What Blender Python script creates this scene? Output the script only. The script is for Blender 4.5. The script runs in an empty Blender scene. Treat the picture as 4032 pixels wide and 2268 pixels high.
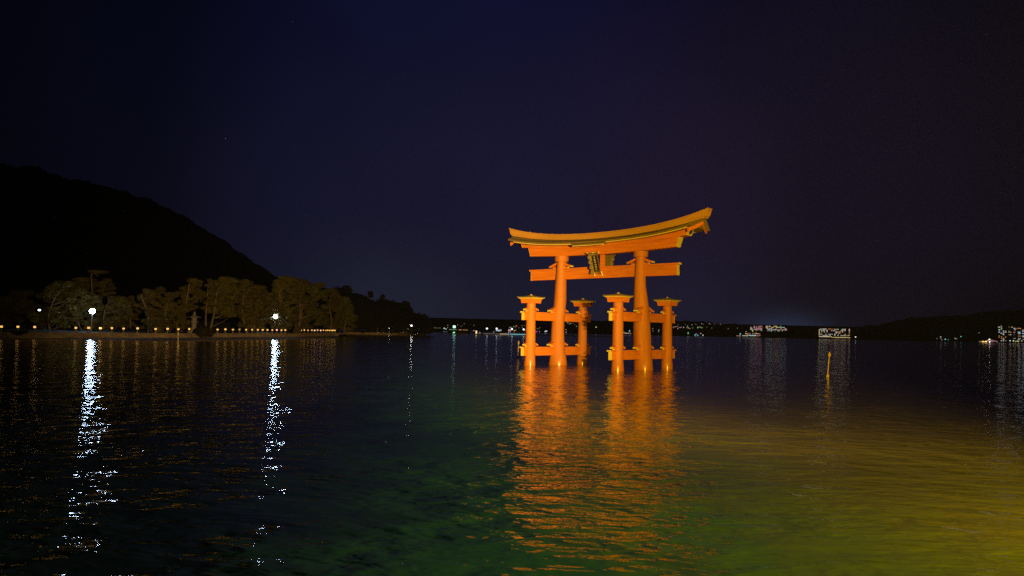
import bpy, bmesh, math, random
from mathutils import Vector, Matrix, noise

S = bpy.context.scene
C = S.collection

# ------------------------------------------------------------------ camera
F, PT, RL, HC = 2937.89, .0572, .0209, 3.558          # focal length in pixels of a 4032 wide picture, pitch, roll, eye height
cp, sp, cr, sr = math.cos(PT), math.sin(PT), math.cos(RL), math.sin(RL)
r0, u0, f0 = Vector((1, 0, 0)), Vector((0, -sp, cp)), Vector((0, cp, sp))
Rc, Uc = cr * r0 + sr * u0, cr * u0 - sr * r0
cam = bpy.data.objects.new('camera', bpy.data.cameras.new('camera'))
C.objects.link(cam)
cam.matrix_world = Matrix((( Rc.x, Uc.x, -f0.x, 0), (Rc.y, Uc.y, -f0.y, 0), (Rc.z, Uc.z, -f0.z, HC), (0, 0, 0, 1)))
cam.data.sensor_width = 36
cam.data.lens = F / 4032 * 36
cam.data.clip_start = .1
cam.data.clip_end = 30000
S.camera = cam

def ray(px, py):
    x, y = px - 2016, py - 1134
    return ((Rc * x - Uc * y) / F + f0)
def at(px, py, D):                                     # point seen at a pixel, D metres ahead
    d = ray(px, py); t = D / d.y
    return Vector((d.x * t, D, HC + d.z * t))
def on(px, py, z):                                     # point seen at a pixel at height z
    d = ray(px, py); t = (z - HC) / d.z
    return Vector((d.x * t, d.y * t, z))
def hor(px):
    return 1302.2 + (px - 2016) * .0209

# ------------------------------------------------------------------ render, view
S.view_settings.view_transform = 'Standard'
S.view_settings.look = 'None'
S.view_settings.exposure = 0
S.view_settings.gamma = 1
S.cycles.use_denoising = False
S.cycles.sample_clamp_indirect = 30
S.cycles.sample_clamp_direct = 0
S.cycles.max_bounces = 5
S.cycles.caustics_reflective = False
S.cycles.caustics_refractive = False

def srgb(r, g, b):
    f = lambda c: (c / 255 / 12.92) if c <= 10 else ((c / 255 + .055) / 1.055) ** 2.4
    return (f(r), f(g), f(b), 1)

# ------------------------------------------------------------------ world: night sky lit by the towns on the horizon
W = bpy.data.worlds.new('World'); S.world = W; W.use_nodes = True
nt = W.node_tree; nt.nodes.clear()
def N(t, typ, **k):
    n = t.nodes.new(typ)
    for a, b in k.items(): setattr(n, a, b)
    return n
def mth(t, op, a, b=None, c=None):
    n = N(t, 'ShaderNodeMath', operation=op)
    for i, v in enumerate((a, b, c)):
        if v is None: continue
        if isinstance(v, (int, float)): n.inputs[i].default_value = v
        else: t.links.new(v, n.inputs[i])
    return n.outputs[0]
def ramp(t, fac, stops, interp='EASE'):
    n = N(t, 'ShaderNodeValToRGB'); cr_ = n.color_ramp; cr_.interpolation = interp
    while len(cr_.elements) < len(stops): cr_.elements.new(.5)
    for e, (p, c) in zip(cr_.elements, stops): e.position = p; e.color = c
    t.links.new(fac, n.inputs[0]); return n.outputs[0]
def mixc(t, fac, a, b, mode='MIX'):
    n = N(t, 'ShaderNodeMix', data_type='RGBA', blend_type=mode)
    for s_, v in ((n.inputs[0], fac), (n.inputs[6], a), (n.inputs[7], b)):
        if hasattr(v, 'links') or hasattr(v, 'is_linked'): t.links.new(v, s_)
        elif isinstance(v, (int, float)): s_.default_value = v
        else: s_.default_value = v
    return n.outputs[2]
tc = N(nt, 'ShaderNodeTexCoord'); sx = N(nt, 'ShaderNodeSeparateXYZ'); nt.links.new(tc.outputs['Generated'], sx.inputs[0])
az = mth(nt, 'ARCTAN2', sx.outputs[0], sx.outputs[1])
azf = mth(nt, 'MULTIPLY_ADD', az, 1 / 1.4, .5)          # -40 deg..40 deg -> 0..1
el = sx.outputs[2]
low = ramp(nt, azf, [(0, srgb(4, 5, 12)), (.15, srgb(8, 9, 20)), (.28, srgb(20, 23, 42)), (.36, srgb(31, 35, 52)), (.5, srgb(26, 27, 46)), (.66, srgb(27, 26, 48)), (.78, srgb(16, 12, 24)), (1, srgb(3, 2, 8))])
mid = ramp(nt, azf, [(0, srgb(3, 4, 10)), (.15, srgb(7, 8, 21)), (.3, srgb(17, 18, 41)), (.5, srgb(19, 20, 46)), (.65, srgb(23, 17, 42)), (.8, srgb(12, 8, 29)), (1, srgb(3, 2, 16))])
top = ramp(nt, azf, [(0, srgb(2, 3, 9)), (.18, srgb(6, 7, 22)), (.38, srgb(15, 16, 44)), (.55, srgb(13, 13, 42)), (.75, srgb(11, 9, 30)), (1, srgb(2, 2, 13))])
m1 = mixc(nt, ramp(nt, el, [(0, (0, 0, 0, 1)), (.16, (1, 1, 1, 1))]), low, mid)
sky = mixc(nt, ramp(nt, el, [(.14, (0, 0, 0, 1)), (.46, (1, 1, 1, 1))]), m1, top)
# light dome of the harbour search light left of the big hotel
da = mth(nt, 'ADD', az, -.352); dl = mth(nt, 'MULTIPLY', da, 22)
de = mth(nt, 'MULTIPLY', mth(nt, 'MAXIMUM', el, 0), 42)
dd = mth(nt, 'ADD', mth(nt, 'MULTIPLY', dl, dl), mth(nt, 'MULTIPLY', de, de))
gl = mth(nt, 'POWER', 2.718, mth(nt, 'MULTIPLY', dd, -1))
sky = mixc(nt, 1.0, sky, mixc(nt, gl, (0, 0, 0, 1), (.016, .03, .06, 1)), 'ADD')
nz = N(nt, 'ShaderNodeTexNoise'); nz.inputs['Scale'].default_value = 3.5; nz.inputs['Detail'].default_value = 4
nt.links.new(tc.outputs['Generated'], nz.inputs[0])
sky = mixc(nt, 1.0, sky, ramp(nt, nz.outputs[0], [(.3, (.86, .86, .88, 1)), (.7, (1.12, 1.1, 1.08, 1))], 'LINEAR'), 'MULTIPLY')
bg = N(nt, 'ShaderNodeBackground'); wo = N(nt, 'ShaderNodeOutputWorld')
nt.links.new(sky, bg.inputs[0]); nt.links.new(bg.outputs[0], wo.inputs[0]); bg.inputs[1].default_value = 1

# ------------------------------------------------------------------ floodlights on the shore right of the viewer, plus one added over the water
def spot(name, loc, to, power, col, ang, blend, size=.15):
    l = bpy.data.lights.new(name, 'SPOT'); l.energy = power; l.color = col; l.spot_size = math.radians(ang); l.spot_blend = blend
    l.shadow_soft_size = size
    o = bpy.data.objects.new(name, l); C.objects.link(o); o.location = loc
    o.rotation_euler = (Vector(to) - Vector(loc)).to_track_quat('-Z', 'Y').to_euler(); return o
spot('gate_floodlight', (14.0, -1, 9), (9.2, 77, 9), 146000, (1, .67, .03), 50, .5, .2)
spot('gate_floodlight', (8.5, -1, 8), (9.2, 77, 9), 48000, (1, .67, .03), 44, .5, .2)
spot('shore_floodlight', (15, -2, 7.0), (-54, 190, 9), 520000, (1, .68, .28), 38, 1.0, .3)
spot('added_water_light', (16.5, 9, 8), (8, 17, 0), 36000, (1, .86, .08), 130, 1.0, .3)  # unseen lamp added above the water to make its yellow-green glow

# ------------------------------------------------------------------ materials
def mat(name, col, rough=.7, metal=0, noise_amt=.0, nscale=2.0, col2=None, spec=.5, bump=0, stretch=None):
    m = bpy.data.materials.new(name); m.use_nodes = True; t = m.node_tree; b = t.nodes['Principled BSDF']
    b.inputs['Roughness'].default_value = rough; b.inputs['Metallic'].default_value = metal
    b.inputs['Specular IOR Level'].default_value = spec
    b.inputs['Base Color'].default_value = (*col, 1)
    if noise_amt or col2 or bump:
        tc = N(t, 'ShaderNodeTexCoord'); src = tc.outputs['Object']
        if stretch:
            mp = N(t, 'ShaderNodeMapping'); mp.inputs['Scale'].default_value = stretch; t.links.new(src, mp.inputs[0]); src = mp.outputs[0]
        n = N(t, 'ShaderNodeTexNoise'); n.inputs['Scale'].default_value = nscale; n.inputs['Detail'].default_value = 5; t.links.new(src, n.inputs[0])
        c2 = col2 or tuple(c * (1 - noise_amt) for c in col)
        t.links.new(ramp(t, n.outputs[0], [(.32, (*c2, 1)), (.66, (*col, 1))], 'LINEAR'), b.inputs['Base Color'])
        if bump:
            bp = N(t, 'ShaderNodeBump'); bp.inputs['Strength'].default_value = bump; bp.inputs['Distance'].default_value = .05
            t.links.new(n.outputs[0], bp.inputs['Height']); t.links.new(bp.outputs[0], b.inputs['Normal'])
    return m
def emit(name, col, strength):
    m = bpy.data.materials.new(name); m.use_nodes = True; b = m.node_tree.nodes['Principled BSDF']
    b.inputs['Base Color'].default_value = (*[c * .5 for c in col], 1)
    b.inputs['Emission Color'].default_value = (*col, 1); b.inputs['Emission Strength'].default_value = strength
    return m
M = {}
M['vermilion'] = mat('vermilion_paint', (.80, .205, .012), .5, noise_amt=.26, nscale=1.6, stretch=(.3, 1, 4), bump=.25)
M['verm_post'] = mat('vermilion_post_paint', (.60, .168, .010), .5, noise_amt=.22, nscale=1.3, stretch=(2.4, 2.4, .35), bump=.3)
# posts are wet just above the water
_t = M['verm_post'].node_tree; _b = _t.nodes['Principled BSDF']
_g = N(_t, 'ShaderNodeNewGeometry'); _s = N(_t, 'ShaderNodeSeparateXYZ'); _t.links.new(_g.outputs['Position'], _s.inputs[0])
_n = N(_t, 'ShaderNodeTexNoise'); _n.inputs['Scale'].default_value = 3; _t.links.new(_g.outputs['Position'], _n.inputs[0])
_z = mth(_t, 'ADD', _s.outputs[2], mth(_t, 'MULTIPLY', _n.outputs[0], .8))
_t.links.new(ramp(_t, _z, [(.55, (.24, .24, .24, 1)), (1.0, (.68, .68, .68, 1))], 'LINEAR'), _b.inputs['Roughness'])
M['yellow'] = mat('yellow_end_paint', (.80, .56, .07), .5, noise_amt=.08, nscale=2)
M['fascia'] = mat('pale_fascia', (.85, .55, .12), .5, noise_amt=.15, nscale=1.5)
M['ridge'] = mat('ridge_copper', (.60, .27, .035), .55, noise_amt=.15, nscale=1.2, stretch=(.3, 1, 1), bump=.2)
M['bark'] = mat('cypress_bark_roof', (.23, .14, .025), .9, noise_amt=.4, nscale=3, stretch=(.6, 3, 3), bump=.6)
M['caproof'] = mat('cap_roof', (.34, .22, .045), .8, noise_amt=.4, nscale=4, bump=.4)
M['dark'] = mat('dark_recess', (.02, .012, .006), .8)
M['gilt'] = mat('gilt_metal', (1.0, .80, .25), .4, metal=.35)
M['plaque'] = mat('plaque_bronze', (.30, .19, .045), .55, metal=.2, noise_amt=.5, nscale=14, bump=.6)
M['black'] = mat('black_lacquer', (.008, .006, .005), .45)
M['stone'] = mat('granite', (.30, .25, .2), .85, noise_amt=.4, nscale=6, bump=.4)
M['wallstone'] = mat('seawall_stone', (.60, .40, .22), .9, noise_amt=.55, nscale=.8, bump=.8)
M['sand'] = mat('beach_sand', (.55, .36, .22), .95, noise_amt=.5, nscale=.35, bump=.5)
M['soil'] = mat('shore_soil', (.12, .09, .05), .95, noise_amt=.5, nscale=.3)
M['needle'] = mat('pine_foliage', (.115, .088, .025), .8, noise_amt=.5, nscale=.35, spec=.1)
M['needle2'] = mat('olive_foliage', (.13, .11, .028), .8, noise_amt=.45, nscale=.35, spec=.1)
M['darkleaf'] = mat('dark_foliage', (.035, .026, .012), .9, noise_amt=.5, nscale=.1, spec=.1)
M['trunk'] = mat('pine_bark', (.26, .17, .085), .9, noise_amt=.5, nscale=2.5, bump=.6)
M['hill'] = mat('forested_hill', (.03, .028, .022), 1, noise_amt=.5, nscale=.02, spec=0)
M['farland'] = mat('far_land', (.035, .033, .04), 1, noise_amt=.4, nscale=.01, spec=0)
M['concrete'] = mat('concrete', (.25, .25, .25), .9, noise_amt=.3, nscale=.5)
M['facade'] = mat('night_facade', (.10, .10, .11), .9, noise_amt=.2, nscale=.1)
M['steel'] = mat('painted_steel', (.3, .3, .3), .5)
M['woodpole'] = mat('weathered_pole', (.62, .42, .16), .7, noise_amt=.4, nscale=9, bump=.3, stretch=(1, 1, .5))
M['rooftile'] = mat('roof_tiles', (.22, .19, .15), .8, noise_amt=.3, nscale=1)
M['hull'] = mat('pink_white_hull', (.75, .42, .38), .5)

COL = {'lamp': (.46, .67, 1), 'lantern': (1, .52, .11), 'white': (1, .90, .74), 'cool': (.78, .88, 1), 'warm': (1, .78, .5), 'yellow': (1, .72, .25), 'orange': (1, .45, .12), 'red': (1, .1, .05),
       'pink': (1, .45, .5), 'magenta': (.9, .08, .9), 'blue': (.3, .35, 1), 'cyan': (.35, .95, 1), 'green': (.25, 1, .35), 'mint': (.55, 1, .8), 'violet': (.75, .45, 1)}
_e = {}
def soft(s): return .62 * (1 - math.exp(-s / .9))
def E(col, s):
    k = (col, round(s, 3))
    if k not in _e:
        _e[k] = emit('lit_%s' % col, COL[col], s)
        if s < 60: _e[k].cycles.emission_sampling = 'NONE'      # too faint and far to light anything else
    return _e[k]

# ------------------------------------------------------------------ mesh helpers
class MB:
    def __init__(s): s.v = []; s.f = []; s.m = []; s.sm = []
    def add(s, vs, fs, mi=0, smooth=False):
        o = len(s.v); s.v += [tuple(v) for v in vs]
        for f in fs: s.f.append([i + o for i in f]); s.m.append(mi); s.sm.append(smooth)
    def box(s, a, b, mi=0):
        x0, y0, z0 = a; x1, y1, z1 = b
        s.add([(x0, y0, z0), (x1, y0, z0), (x1, y1, z0), (x0, y1, z0), (x0, y0, z1), (x1, y0, z1), (x1, y1, z1), (x0, y1, z1)],
              [(0, 3, 2, 1), (4, 5, 6, 7), (0, 1, 5, 4), (1, 2, 6, 5), (2, 3, 7, 6), (3, 0, 4, 7)], mi)
    def loft(s, rings, mi=0, smooth=True, caps=True):
        n = len(rings[0]); vs = [p for r in rings for p in r]; fs = []
        for k in range(len(rings) - 1):
            for i in range(n):
                j = (i + 1) % n; fs.append((k * n + i, k * n + j, (k + 1) * n + j, (k + 1) * n + i))
        s.add(vs, fs, mi, smooth)
        if caps:
            s.add(rings[0], [tuple(range(n))[::-1]], mi); s.add(rings[-1], [tuple(range(n))], mi)
    def tube(s, pts, rad, n=8, mi=0):
        rings = []
        for i, p in enumerate(pts):
            p = Vector(p); a = Vector(pts[max(i - 1, 0)]); b = Vector(pts[min(i + 1, len(pts) - 1)]); d = (b - a).normalized()
            u = d.cross(Vector((0, 1, .13))).normalized(); w = d.cross(u)
            r = rad[i] if isinstance(rad, (list, tuple)) else rad
            rings.append([p + r * (math.cos(t) * u + math.sin(t) * w) for t in [2 * math.pi * k / n for k in range(n)]])
        s.loft(rings, mi)
    def sphere(s, c, r, n=10, mi=0, sz=1):
        rings = []
        for k in range(1, n // 2 + 1):
            th = math.pi * k / (n // 2 + 1)
            rings.append([(c[0] + r * math.sin(th) * math.cos(2 * math.pi * i / n), c[1] + r * math.sin(th) * math.sin(2 * math.pi * i / n), c[2] - sz * r * math.cos(th)) for i in range(n)])
        s.loft(rings, mi)
    def build(s, name, mats, parent=None, bevel=0):
        me = bpy.data.meshes.new(name); me.from_pydata(s.v, [], s.f)
        if not isinstance(mats, (list, tuple)): mats = [mats]
        for m in mats: me.materials.append(m)
        me.polygons.foreach_set('material_index', s.m); me.polygons.foreach_set('use_smooth', s.sm); me.update()
        bm = bmesh.new(); bm.from_mesh(me)
        if len(bm.verts) < 4000: bmesh.ops.recalc_face_normals(bm, faces=bm.faces); bm.to_mesh(me)
        bm.free()
        o = bpy.data.objects.new(name, me); C.objects.link(o)
        if parent: o.parent = parent
        if bevel:
            b = o.modifiers.new('b', 'BEVEL'); b.width = bevel; b.segments = 2; b.limit_method = 'ANGLE'
        return o
def tag(o, label=None, cat=None, group=None, kind=None):
    if label: o['label'] = label
    if cat: o['category'] = cat
    if group: o['group'] = group
    if kind: o['kind'] = kind
    return o
def empty(name, loc, rz=0, **k):
    o = bpy.data.objects.new(name, None); C.objects.link(o); o.location = loc; o.rotation_euler = (0, 0, rz); o.empty_display_size = .3
    return tag(o, **k)

# ------------------------------------------------------------------ water
def water_material():
    m = bpy.data.materials.new('sea_water'); m.use_nodes = True; t = m.node_tree; b = t.nodes['Principled BSDF']
    geo = N(t, 'ShaderNodeNewGeometry')
    def height(off):
        a = N(t, 'ShaderNodeVectorMath', operation='ADD'); t.links.new(geo.outputs['Position'], a.inputs[0]); a.inputs[1].default_value = off
        out = None
        # (scale, stretch along crest, angle, amplitude, detail)
        for sc, st, ang, amp, det, w in WAVES:
            mp = N(t, 'ShaderNodeMapping', vector_type='POINT'); mp.inputs['Rotation'].default_value = (0, 0, ang); t.links.new(a.outputs[0], mp.inputs[0])
            m2 = N(t, 'ShaderNodeMapping', vector_type='POINT'); m2.inputs['Scale'].default_value = (sc * st, sc, sc); t.links.new(mp.outputs[0], m2.inputs[0])
            n = N(t, 'ShaderNodeTexNoise', noise_dimensions='2D'); n.inputs['Scale'].default_value = 1; n.inputs['Detail'].default_value = det
            n.inputs['Roughness'].default_value = .5; n.inputs['Distortion'].default_value = w
            t.links.new(m2.outputs[0], n.inputs[0])
            h = mth(t, 'MULTIPLY', n.outputs[0], amp)
            out = h if out is None else mth(t, 'ADD', out, h)
        return out
    e = .02
    h0, hx, hy = height((0, 0, 0)), height((e, 0, 0)), height((0, e, 0))
    gx = mth(t, 'MULTIPLY', mth(t, 'SUBTRACT', h0, hx), 1 / e); gy = mth(t, 'MULTIPLY', mth(t, 'SUBTRACT', h0, hy), 1 / e)
    # patches of calmer and rougher water
    pn = N(t, 'ShaderNodeTexNoise', noise_dimensions='2D'); pn.inputs['Scale'].default_value = .3; pn.inputs['Detail'].default_value = 2
    t.links.new(geo.outputs['Position'], pn.inputs[0])
    pf = mth(t, 'POWER', mth(t, 'MULTIPLY', pn.outputs[0], 2), 1.4)
    # choppier close to the quay, where waves bounce back
    qs = N(t, 'ShaderNodeSeparateXYZ'); t.links.new(geo.outputs['Position'], qs.inputs[0])
    qr = N(t, 'ShaderNodeMapRange'); t.links.new(qs.outputs[1], qr.inputs[0]); qr.inputs[1].default_value = 8; qr.inputs[2].default_value = 40
    qr.inputs[3].default_value = 2.5; qr.inputs[4].default_value = 1.0
    pf = mth(t, 'MULTIPLY', pf, qr.outputs[0])
    gx = mth(t, 'MULTIPLY', mth(t, 'MULTIPLY', gx, pf), 2.0); gy = mth(t, 'MULTIPLY', mth(t, 'MULTIPLY', gy, pf), .8)
    # far out only the wave faces turned to the shore show above the crests before them
    sy_ = N(t, 'ShaderNodeSeparateXYZ'); t.links.new(geo.outputs['Position'], sy_.inputs[0])
    lim = mth(t, 'DIVIDE', 1.7, mth(t, 'MAXIMUM', sy_.outputs[1], 4))
    dg = mth(t, 'SUBTRACT', gy, lim)
    gy = mth(t, 'SUBTRACT', lim, mth(t, 'SQRT', mth(t, 'ADD', mth(t, 'MULTIPLY', dg, dg), mth(t, 'MULTIPLY', mth(t, 'MULTIPLY', gx, gx), .14))))
    cx = N(t, 'ShaderNodeCombineXYZ'); t.links.new(gx, cx.inputs[0]); t.links.new(gy, cx.inputs[1]); cx.inputs[2].default_value = 1
    nm = N(t, 'ShaderNodeVectorMath', operation='NORMALIZE'); t.links.new(cx.outputs[0], nm.inputs[0])
    t.links.new(nm.outputs[0], b.inputs['Normal'])
    # murky water colour: floodlight scatter painted in, ochre near the lamp, green farther left
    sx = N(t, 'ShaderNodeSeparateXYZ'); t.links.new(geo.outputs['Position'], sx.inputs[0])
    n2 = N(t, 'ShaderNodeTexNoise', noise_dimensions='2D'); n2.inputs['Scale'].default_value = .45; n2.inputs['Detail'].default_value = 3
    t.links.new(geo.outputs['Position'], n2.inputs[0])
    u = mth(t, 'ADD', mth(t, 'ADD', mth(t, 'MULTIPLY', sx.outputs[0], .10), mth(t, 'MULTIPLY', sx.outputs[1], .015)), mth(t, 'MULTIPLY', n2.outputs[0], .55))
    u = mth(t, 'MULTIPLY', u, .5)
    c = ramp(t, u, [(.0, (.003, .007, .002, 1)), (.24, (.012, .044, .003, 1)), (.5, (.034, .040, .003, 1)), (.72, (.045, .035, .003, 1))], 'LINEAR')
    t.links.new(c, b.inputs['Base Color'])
    b.inputs['Roughness'].default_value = .045
    b.inputs['IOR'].default_value = WIOR
    return m
WIOR = 2.4
WAVES = [(1.4, .5, .10, .052, 2, .2), (.45, .6, -.12, .045, 1, .2), (4.2, .5, .08, .0135, 2, .2)]
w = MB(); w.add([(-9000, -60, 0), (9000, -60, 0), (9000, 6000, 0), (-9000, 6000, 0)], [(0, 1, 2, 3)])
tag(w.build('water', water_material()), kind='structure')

# ------------------------------------------------------------------ the great gate
def interp(xs, ys, x):
    if x <= xs[0]: return ys[0]
    for i in range(1, len(xs)):
        if x <= xs[i]:
            k = (x - xs[i - 1]) / (xs[i] - xs[i - 1]); return ys[i - 1] + k * (ys[i] - ys[i - 1])
    return ys[-1]
GATE = empty('torii_gate', (9.0632, 77.408, 0), -.7304, label='great vermilion torii gate standing in the sea, floodlit orange', cat='torii gate')

def post(name, prof, lumpy, seed, parent=GATE, n=28):
    """prof: list of (z, cx, cy, r); below the water it goes on to -2"""
    mb = MB(); rings = []
    zs = []; z = -2.0; zmax = prof[-1][0]
    P = [p[0] for p in prof]
    while z < zmax: zs.append(z); z += .3
    zs.append(zmax)
    for z in zs:
        cx = interp(P, [p[1] for p in prof], z); cy = interp(P, [p[2] for p in prof], z); r = interp(P, [p[3] for p in prof], z)
        ring = []
        for k in range(n):
            t = 2 * math.pi * k / n
            q = r * (1 + lumpy * noise.noise(Vector((math.cos(t) * 1.1 + seed, math.sin(t) * 1.1, z * .35))) + lumpy * .5 * math.sin(3 * t + seed + z * .4))
            ring.append((cx + q * math.cos(t), cy + q * math.sin(t), z))
        rings.append(ring)
    mb.loft(rings)
    return mb.build(name, M['verm_post'], parent)
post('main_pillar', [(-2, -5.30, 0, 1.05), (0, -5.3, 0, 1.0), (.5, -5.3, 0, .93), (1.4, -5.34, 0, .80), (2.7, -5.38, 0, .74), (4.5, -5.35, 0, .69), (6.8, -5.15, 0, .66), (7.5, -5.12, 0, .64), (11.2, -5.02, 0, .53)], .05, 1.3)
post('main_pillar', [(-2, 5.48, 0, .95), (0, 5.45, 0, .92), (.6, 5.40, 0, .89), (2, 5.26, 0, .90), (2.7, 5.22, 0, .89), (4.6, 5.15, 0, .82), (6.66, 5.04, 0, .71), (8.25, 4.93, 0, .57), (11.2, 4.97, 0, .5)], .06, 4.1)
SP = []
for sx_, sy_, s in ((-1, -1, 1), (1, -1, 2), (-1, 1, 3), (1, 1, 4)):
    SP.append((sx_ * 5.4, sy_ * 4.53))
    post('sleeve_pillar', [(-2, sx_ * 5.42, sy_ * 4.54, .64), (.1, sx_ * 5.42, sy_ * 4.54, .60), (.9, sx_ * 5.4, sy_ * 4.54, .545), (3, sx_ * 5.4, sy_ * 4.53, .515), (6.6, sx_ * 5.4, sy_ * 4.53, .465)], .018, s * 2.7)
# roofed caps on the four sleeve pillars
def frus(mb, cx, cy, z0, a0, z1, a1, mi=0):
    v = [(cx + i * a, cy + j * a, z) for z, a in ((z0, a0), (z1, a1)) for i, j in ((-1, -1), (1, -1), (1, 1), (-1, 1))]
    mb.add(v, [(3, 2, 1, 0), (4, 5, 6, 7), (0, 1, 5, 4), (1, 2, 6, 5), (2, 3, 7, 6), (3, 0, 4, 7)], mi)
for cx, cy in SP:
    a = MB(); frus(a, cx, cy, 6.45, .72, 6.9, .79)
    cap = a.build('cap', M['vermilion'], GATE, bevel=.015)
    a = MB(); frus(a, cx, cy, 6.905, .86, 6.965, .90, 1); frus(a, cx, cy, 6.968, .98, 7.02, 1.03, 1)
    # slightly concave pyramid
    K = [(7.023, 1.05), (7.06, 1.045), (7.12, .72), (7.20, .38), (7.27, .12)]
    rings = []
    for z, r in K:
        ring = []
        for side in range(4):
            for q in range(4):
                p0 = [(-1, -1), (1, -1), (1, 1), (-1, 1)][side]; p1 = [(1, -1), (1, 1), (-1, 1), (-1, -1)][side]; u = q / 4
                x, y = p0[0] + (p1[0] - p0[0]) * u, p0[1] + (p1[1] - p0[1]) * u
                lift = .06 * (abs(u - .5) * 2) ** 2 * (r / 1.05) ** 2
                ring.append((cx + r * x, cy + r * y, z + lift))
        rings.append(ring)
    a.loft(rings, 0, smooth=False)
    a.build('cap_roof', [M['caproof'], M['yellow']], cap)
    a = MB(); frus(a, cx, cy, 7.26, .13, 7.33, .07); a.sphere((cx, cy, 7.35), .06, 8)
    a.build('finial', M['fascia'], cap)
# collars under the top beam
for px_, r in ((-5.02, .75), (4.97, .72)):
    a = MB(); n = 32
    a.loft([[(px_ + q * math.cos(2 * math.pi * k / n), q * math.sin(2 * math.pi * k / n), z) for k in range(n)] for z, q in ((11.14, r - .03), (11.18, r), (11.6, r + .02), (11.72, r))])
    a.build('collar', M['verm_post'], GATE)
# penetrating tie beams ----------------------------------------------
def beam(name, axis, length, zc, hgt, wid, off, lid_h=.16, both=True):
    """beam with a slightly wider lid board, yellow painted ends. axis 'x' or 'y'; off = other coordinate"""
    def bx(mb, l0, l1, w, z0, z1, mi=0):
        if axis == 'x': mb.box((l0, off - w / 2, z0), (l1, off + w / 2, z1), mi)
        else: mb.box((off - w / 2, l0, z0), (off + w / 2, l1, z1), mi)
    mb = MB(); bx(mb, -length, length, wid, zc, zc + hgt)
    o = mb.build(name, M['vermilion'], GATE, bevel=.012)
    mb = MB(); bx(mb, -length - .20, length + .20, wid + .10, zc + hgt + .003, zc + hgt + lid_h)
    l = mb.build('lid_board', M['vermilion'], o, bevel=.02)
    for sgn in (-1, 1):
        mb = MB()
        e0, e1 = sorted((sgn * (length + .001), sgn * (length + .03))); bx(mb, e0, e1, wid + .012, zc - .006, zc + hgt - .005)
        e0, e1 = sorted((sgn * (length + .202), sgn * (length + .225))); bx(mb, e0, e1, wid + .112, zc + hgt, zc + hgt + lid_h + .004)
        mb.build('painted_end', M['yellow'], o)
    return o
beam('tie_beam', 'x', 9.15, 9.2, 1.03, .42, 0, .17)
for X in (-5.4, 5.4):
    for z in (1.03, 4.69):
        beam('sleeve_beam', 'y', 5.75, z, .75 if z > 2 else .78, .36, X, .13)
# wedges either side of each pillar where beams pass through
def wedge(axis, c, off, z, s=1.0):
    for sg in (-1, 1):
        mb = MB()
        def P(l, w, zz): return (c + sg * l, off + w, zz) if axis == 'x' else (off + w, c + sg * l, zz)
        w_ = .21 * s
        prof = [(.2, 0), (.78 * s, 0), (.78 * s, .14), (.2, .14)]
        mb.loft([[P(l, w, z + h) for l, h in prof] for w in (-w_ * .6, w_ * .6)], 0, False)
        ob = mb.build('wedge', M['vermilion'], GATE)
        mb = MB(); prof = [(.1, .16), (.12, .62 * s), (1.15 * s, .26), (1.15 * s, .10)]
        prof = [(.15, .34 * s + .14), (.15, .50 * s + .14), (1.13 * s, .27), (1.13 * s, .12), (.9 * s, .143)]
        mb.loft([[P(l, w, z + h) for l, h in prof] for w in (-w_, w_)], 0, False)
        rf = mb.build('wedge_roof', M['vermilion'], ob)
        mb = MB(); prof = [(1.132 * s, .115), (1.132 * s, .275), (1.16 * s, .268), (1.16 * s, .115)]
        mb.loft([[P(l, w, z + h) for l, h in prof] for w in (-w_ - .006, w_ + .006)], 0, False)
        prof = [(.782 * s, .008), (.782 * s, .134), (.80 * s, .134), (.80 * s, .008)]
        mb.loft([[P(l, w, z + h) for l, h in prof] for w in (-w_ * .62, w_ * .62)], 0, False)
        mb.build('painted_end', M['yellow'], ob)
for c in (-5.06, 4.97): wedge('x', c, 0, 10.41, 1.25)
for X in (-5.4, 5.4):
    for z in (1.03 + .78 + .135, 4.69 + .75 + .135):
        for c, s in ((-4.53, .88), (0, 1.28), (4.53, .88)): wedge('y', c, X, z, s)

# curved top: lower beam, upper beam, roof, ridge ---------------------
def curved(name, m, xs, sec, parent=GATE, mis=None, endm=None, bevel=0):
    """sec(x) -> closed list of (y,z)"""
    mb = MB(); mb.loft([[(x if not isinstance(x, tuple) else x[0], y, z) for y, z in sec(x)] for x in xs], 0, False)
    return mb.build(name, m, parent, bevel=bevel)
def lin(a, b, n): return [a + (b - a) * i / n for i in range(n + 1)]
zb = lambda x: 11.66 + .0030 * x * x                 # bottom of lower beam
zj = lambda x: 12.40 + .0052 * x * x                 # joint between both beams
ze = lambda x: 12.78 + .0049 * x * x + (.000018 * x ** 4)                 # eave
zr = lambda x: 13.33 + .0062 * x * x + (.0000105 * x ** 4)                 # top of roof = bottom of ridge
zt = lambda x: 13.95 + .0062 * x * x + (.000019 * x ** 4)                 # top of ridge
def beam3(name, x0b, x0t, wid, lo, hi, parent=GATE, mi='vermilion'):
    mb = MB(); rings = []
    for i in range(41):
        u = -1 + i / 20
        xb, xt = u * x0b, u * x0t
        rings.append([(xb, -wid, lo(xb)), (xt, -wid, hi(xt)), (xt, wid, hi(xt)), (xb, wid, lo(xb))])
    mb.loft(rings, 0, False); o = mb.build(name, M[mi], parent, bevel=.012)
    for sg in (-1, 1):
        a = MB(); xb, xt = sg * x0b, sg * x0t
        y = wid + .006
        v = [(xb + sg * .002, -y, lo(xb) - .006), (xt + sg * .002, -y, hi(xt) - .003), (xt + sg * .002, y, hi(xt) - .003), (xb + sg * .002, y, lo(xb) - .006)]
        a.loft([v, [(p[0] + sg * .03, p[1], p[2]) for p in v]], 0, False); a.build('painted_end', M['yellow'], o)
    return o
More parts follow.
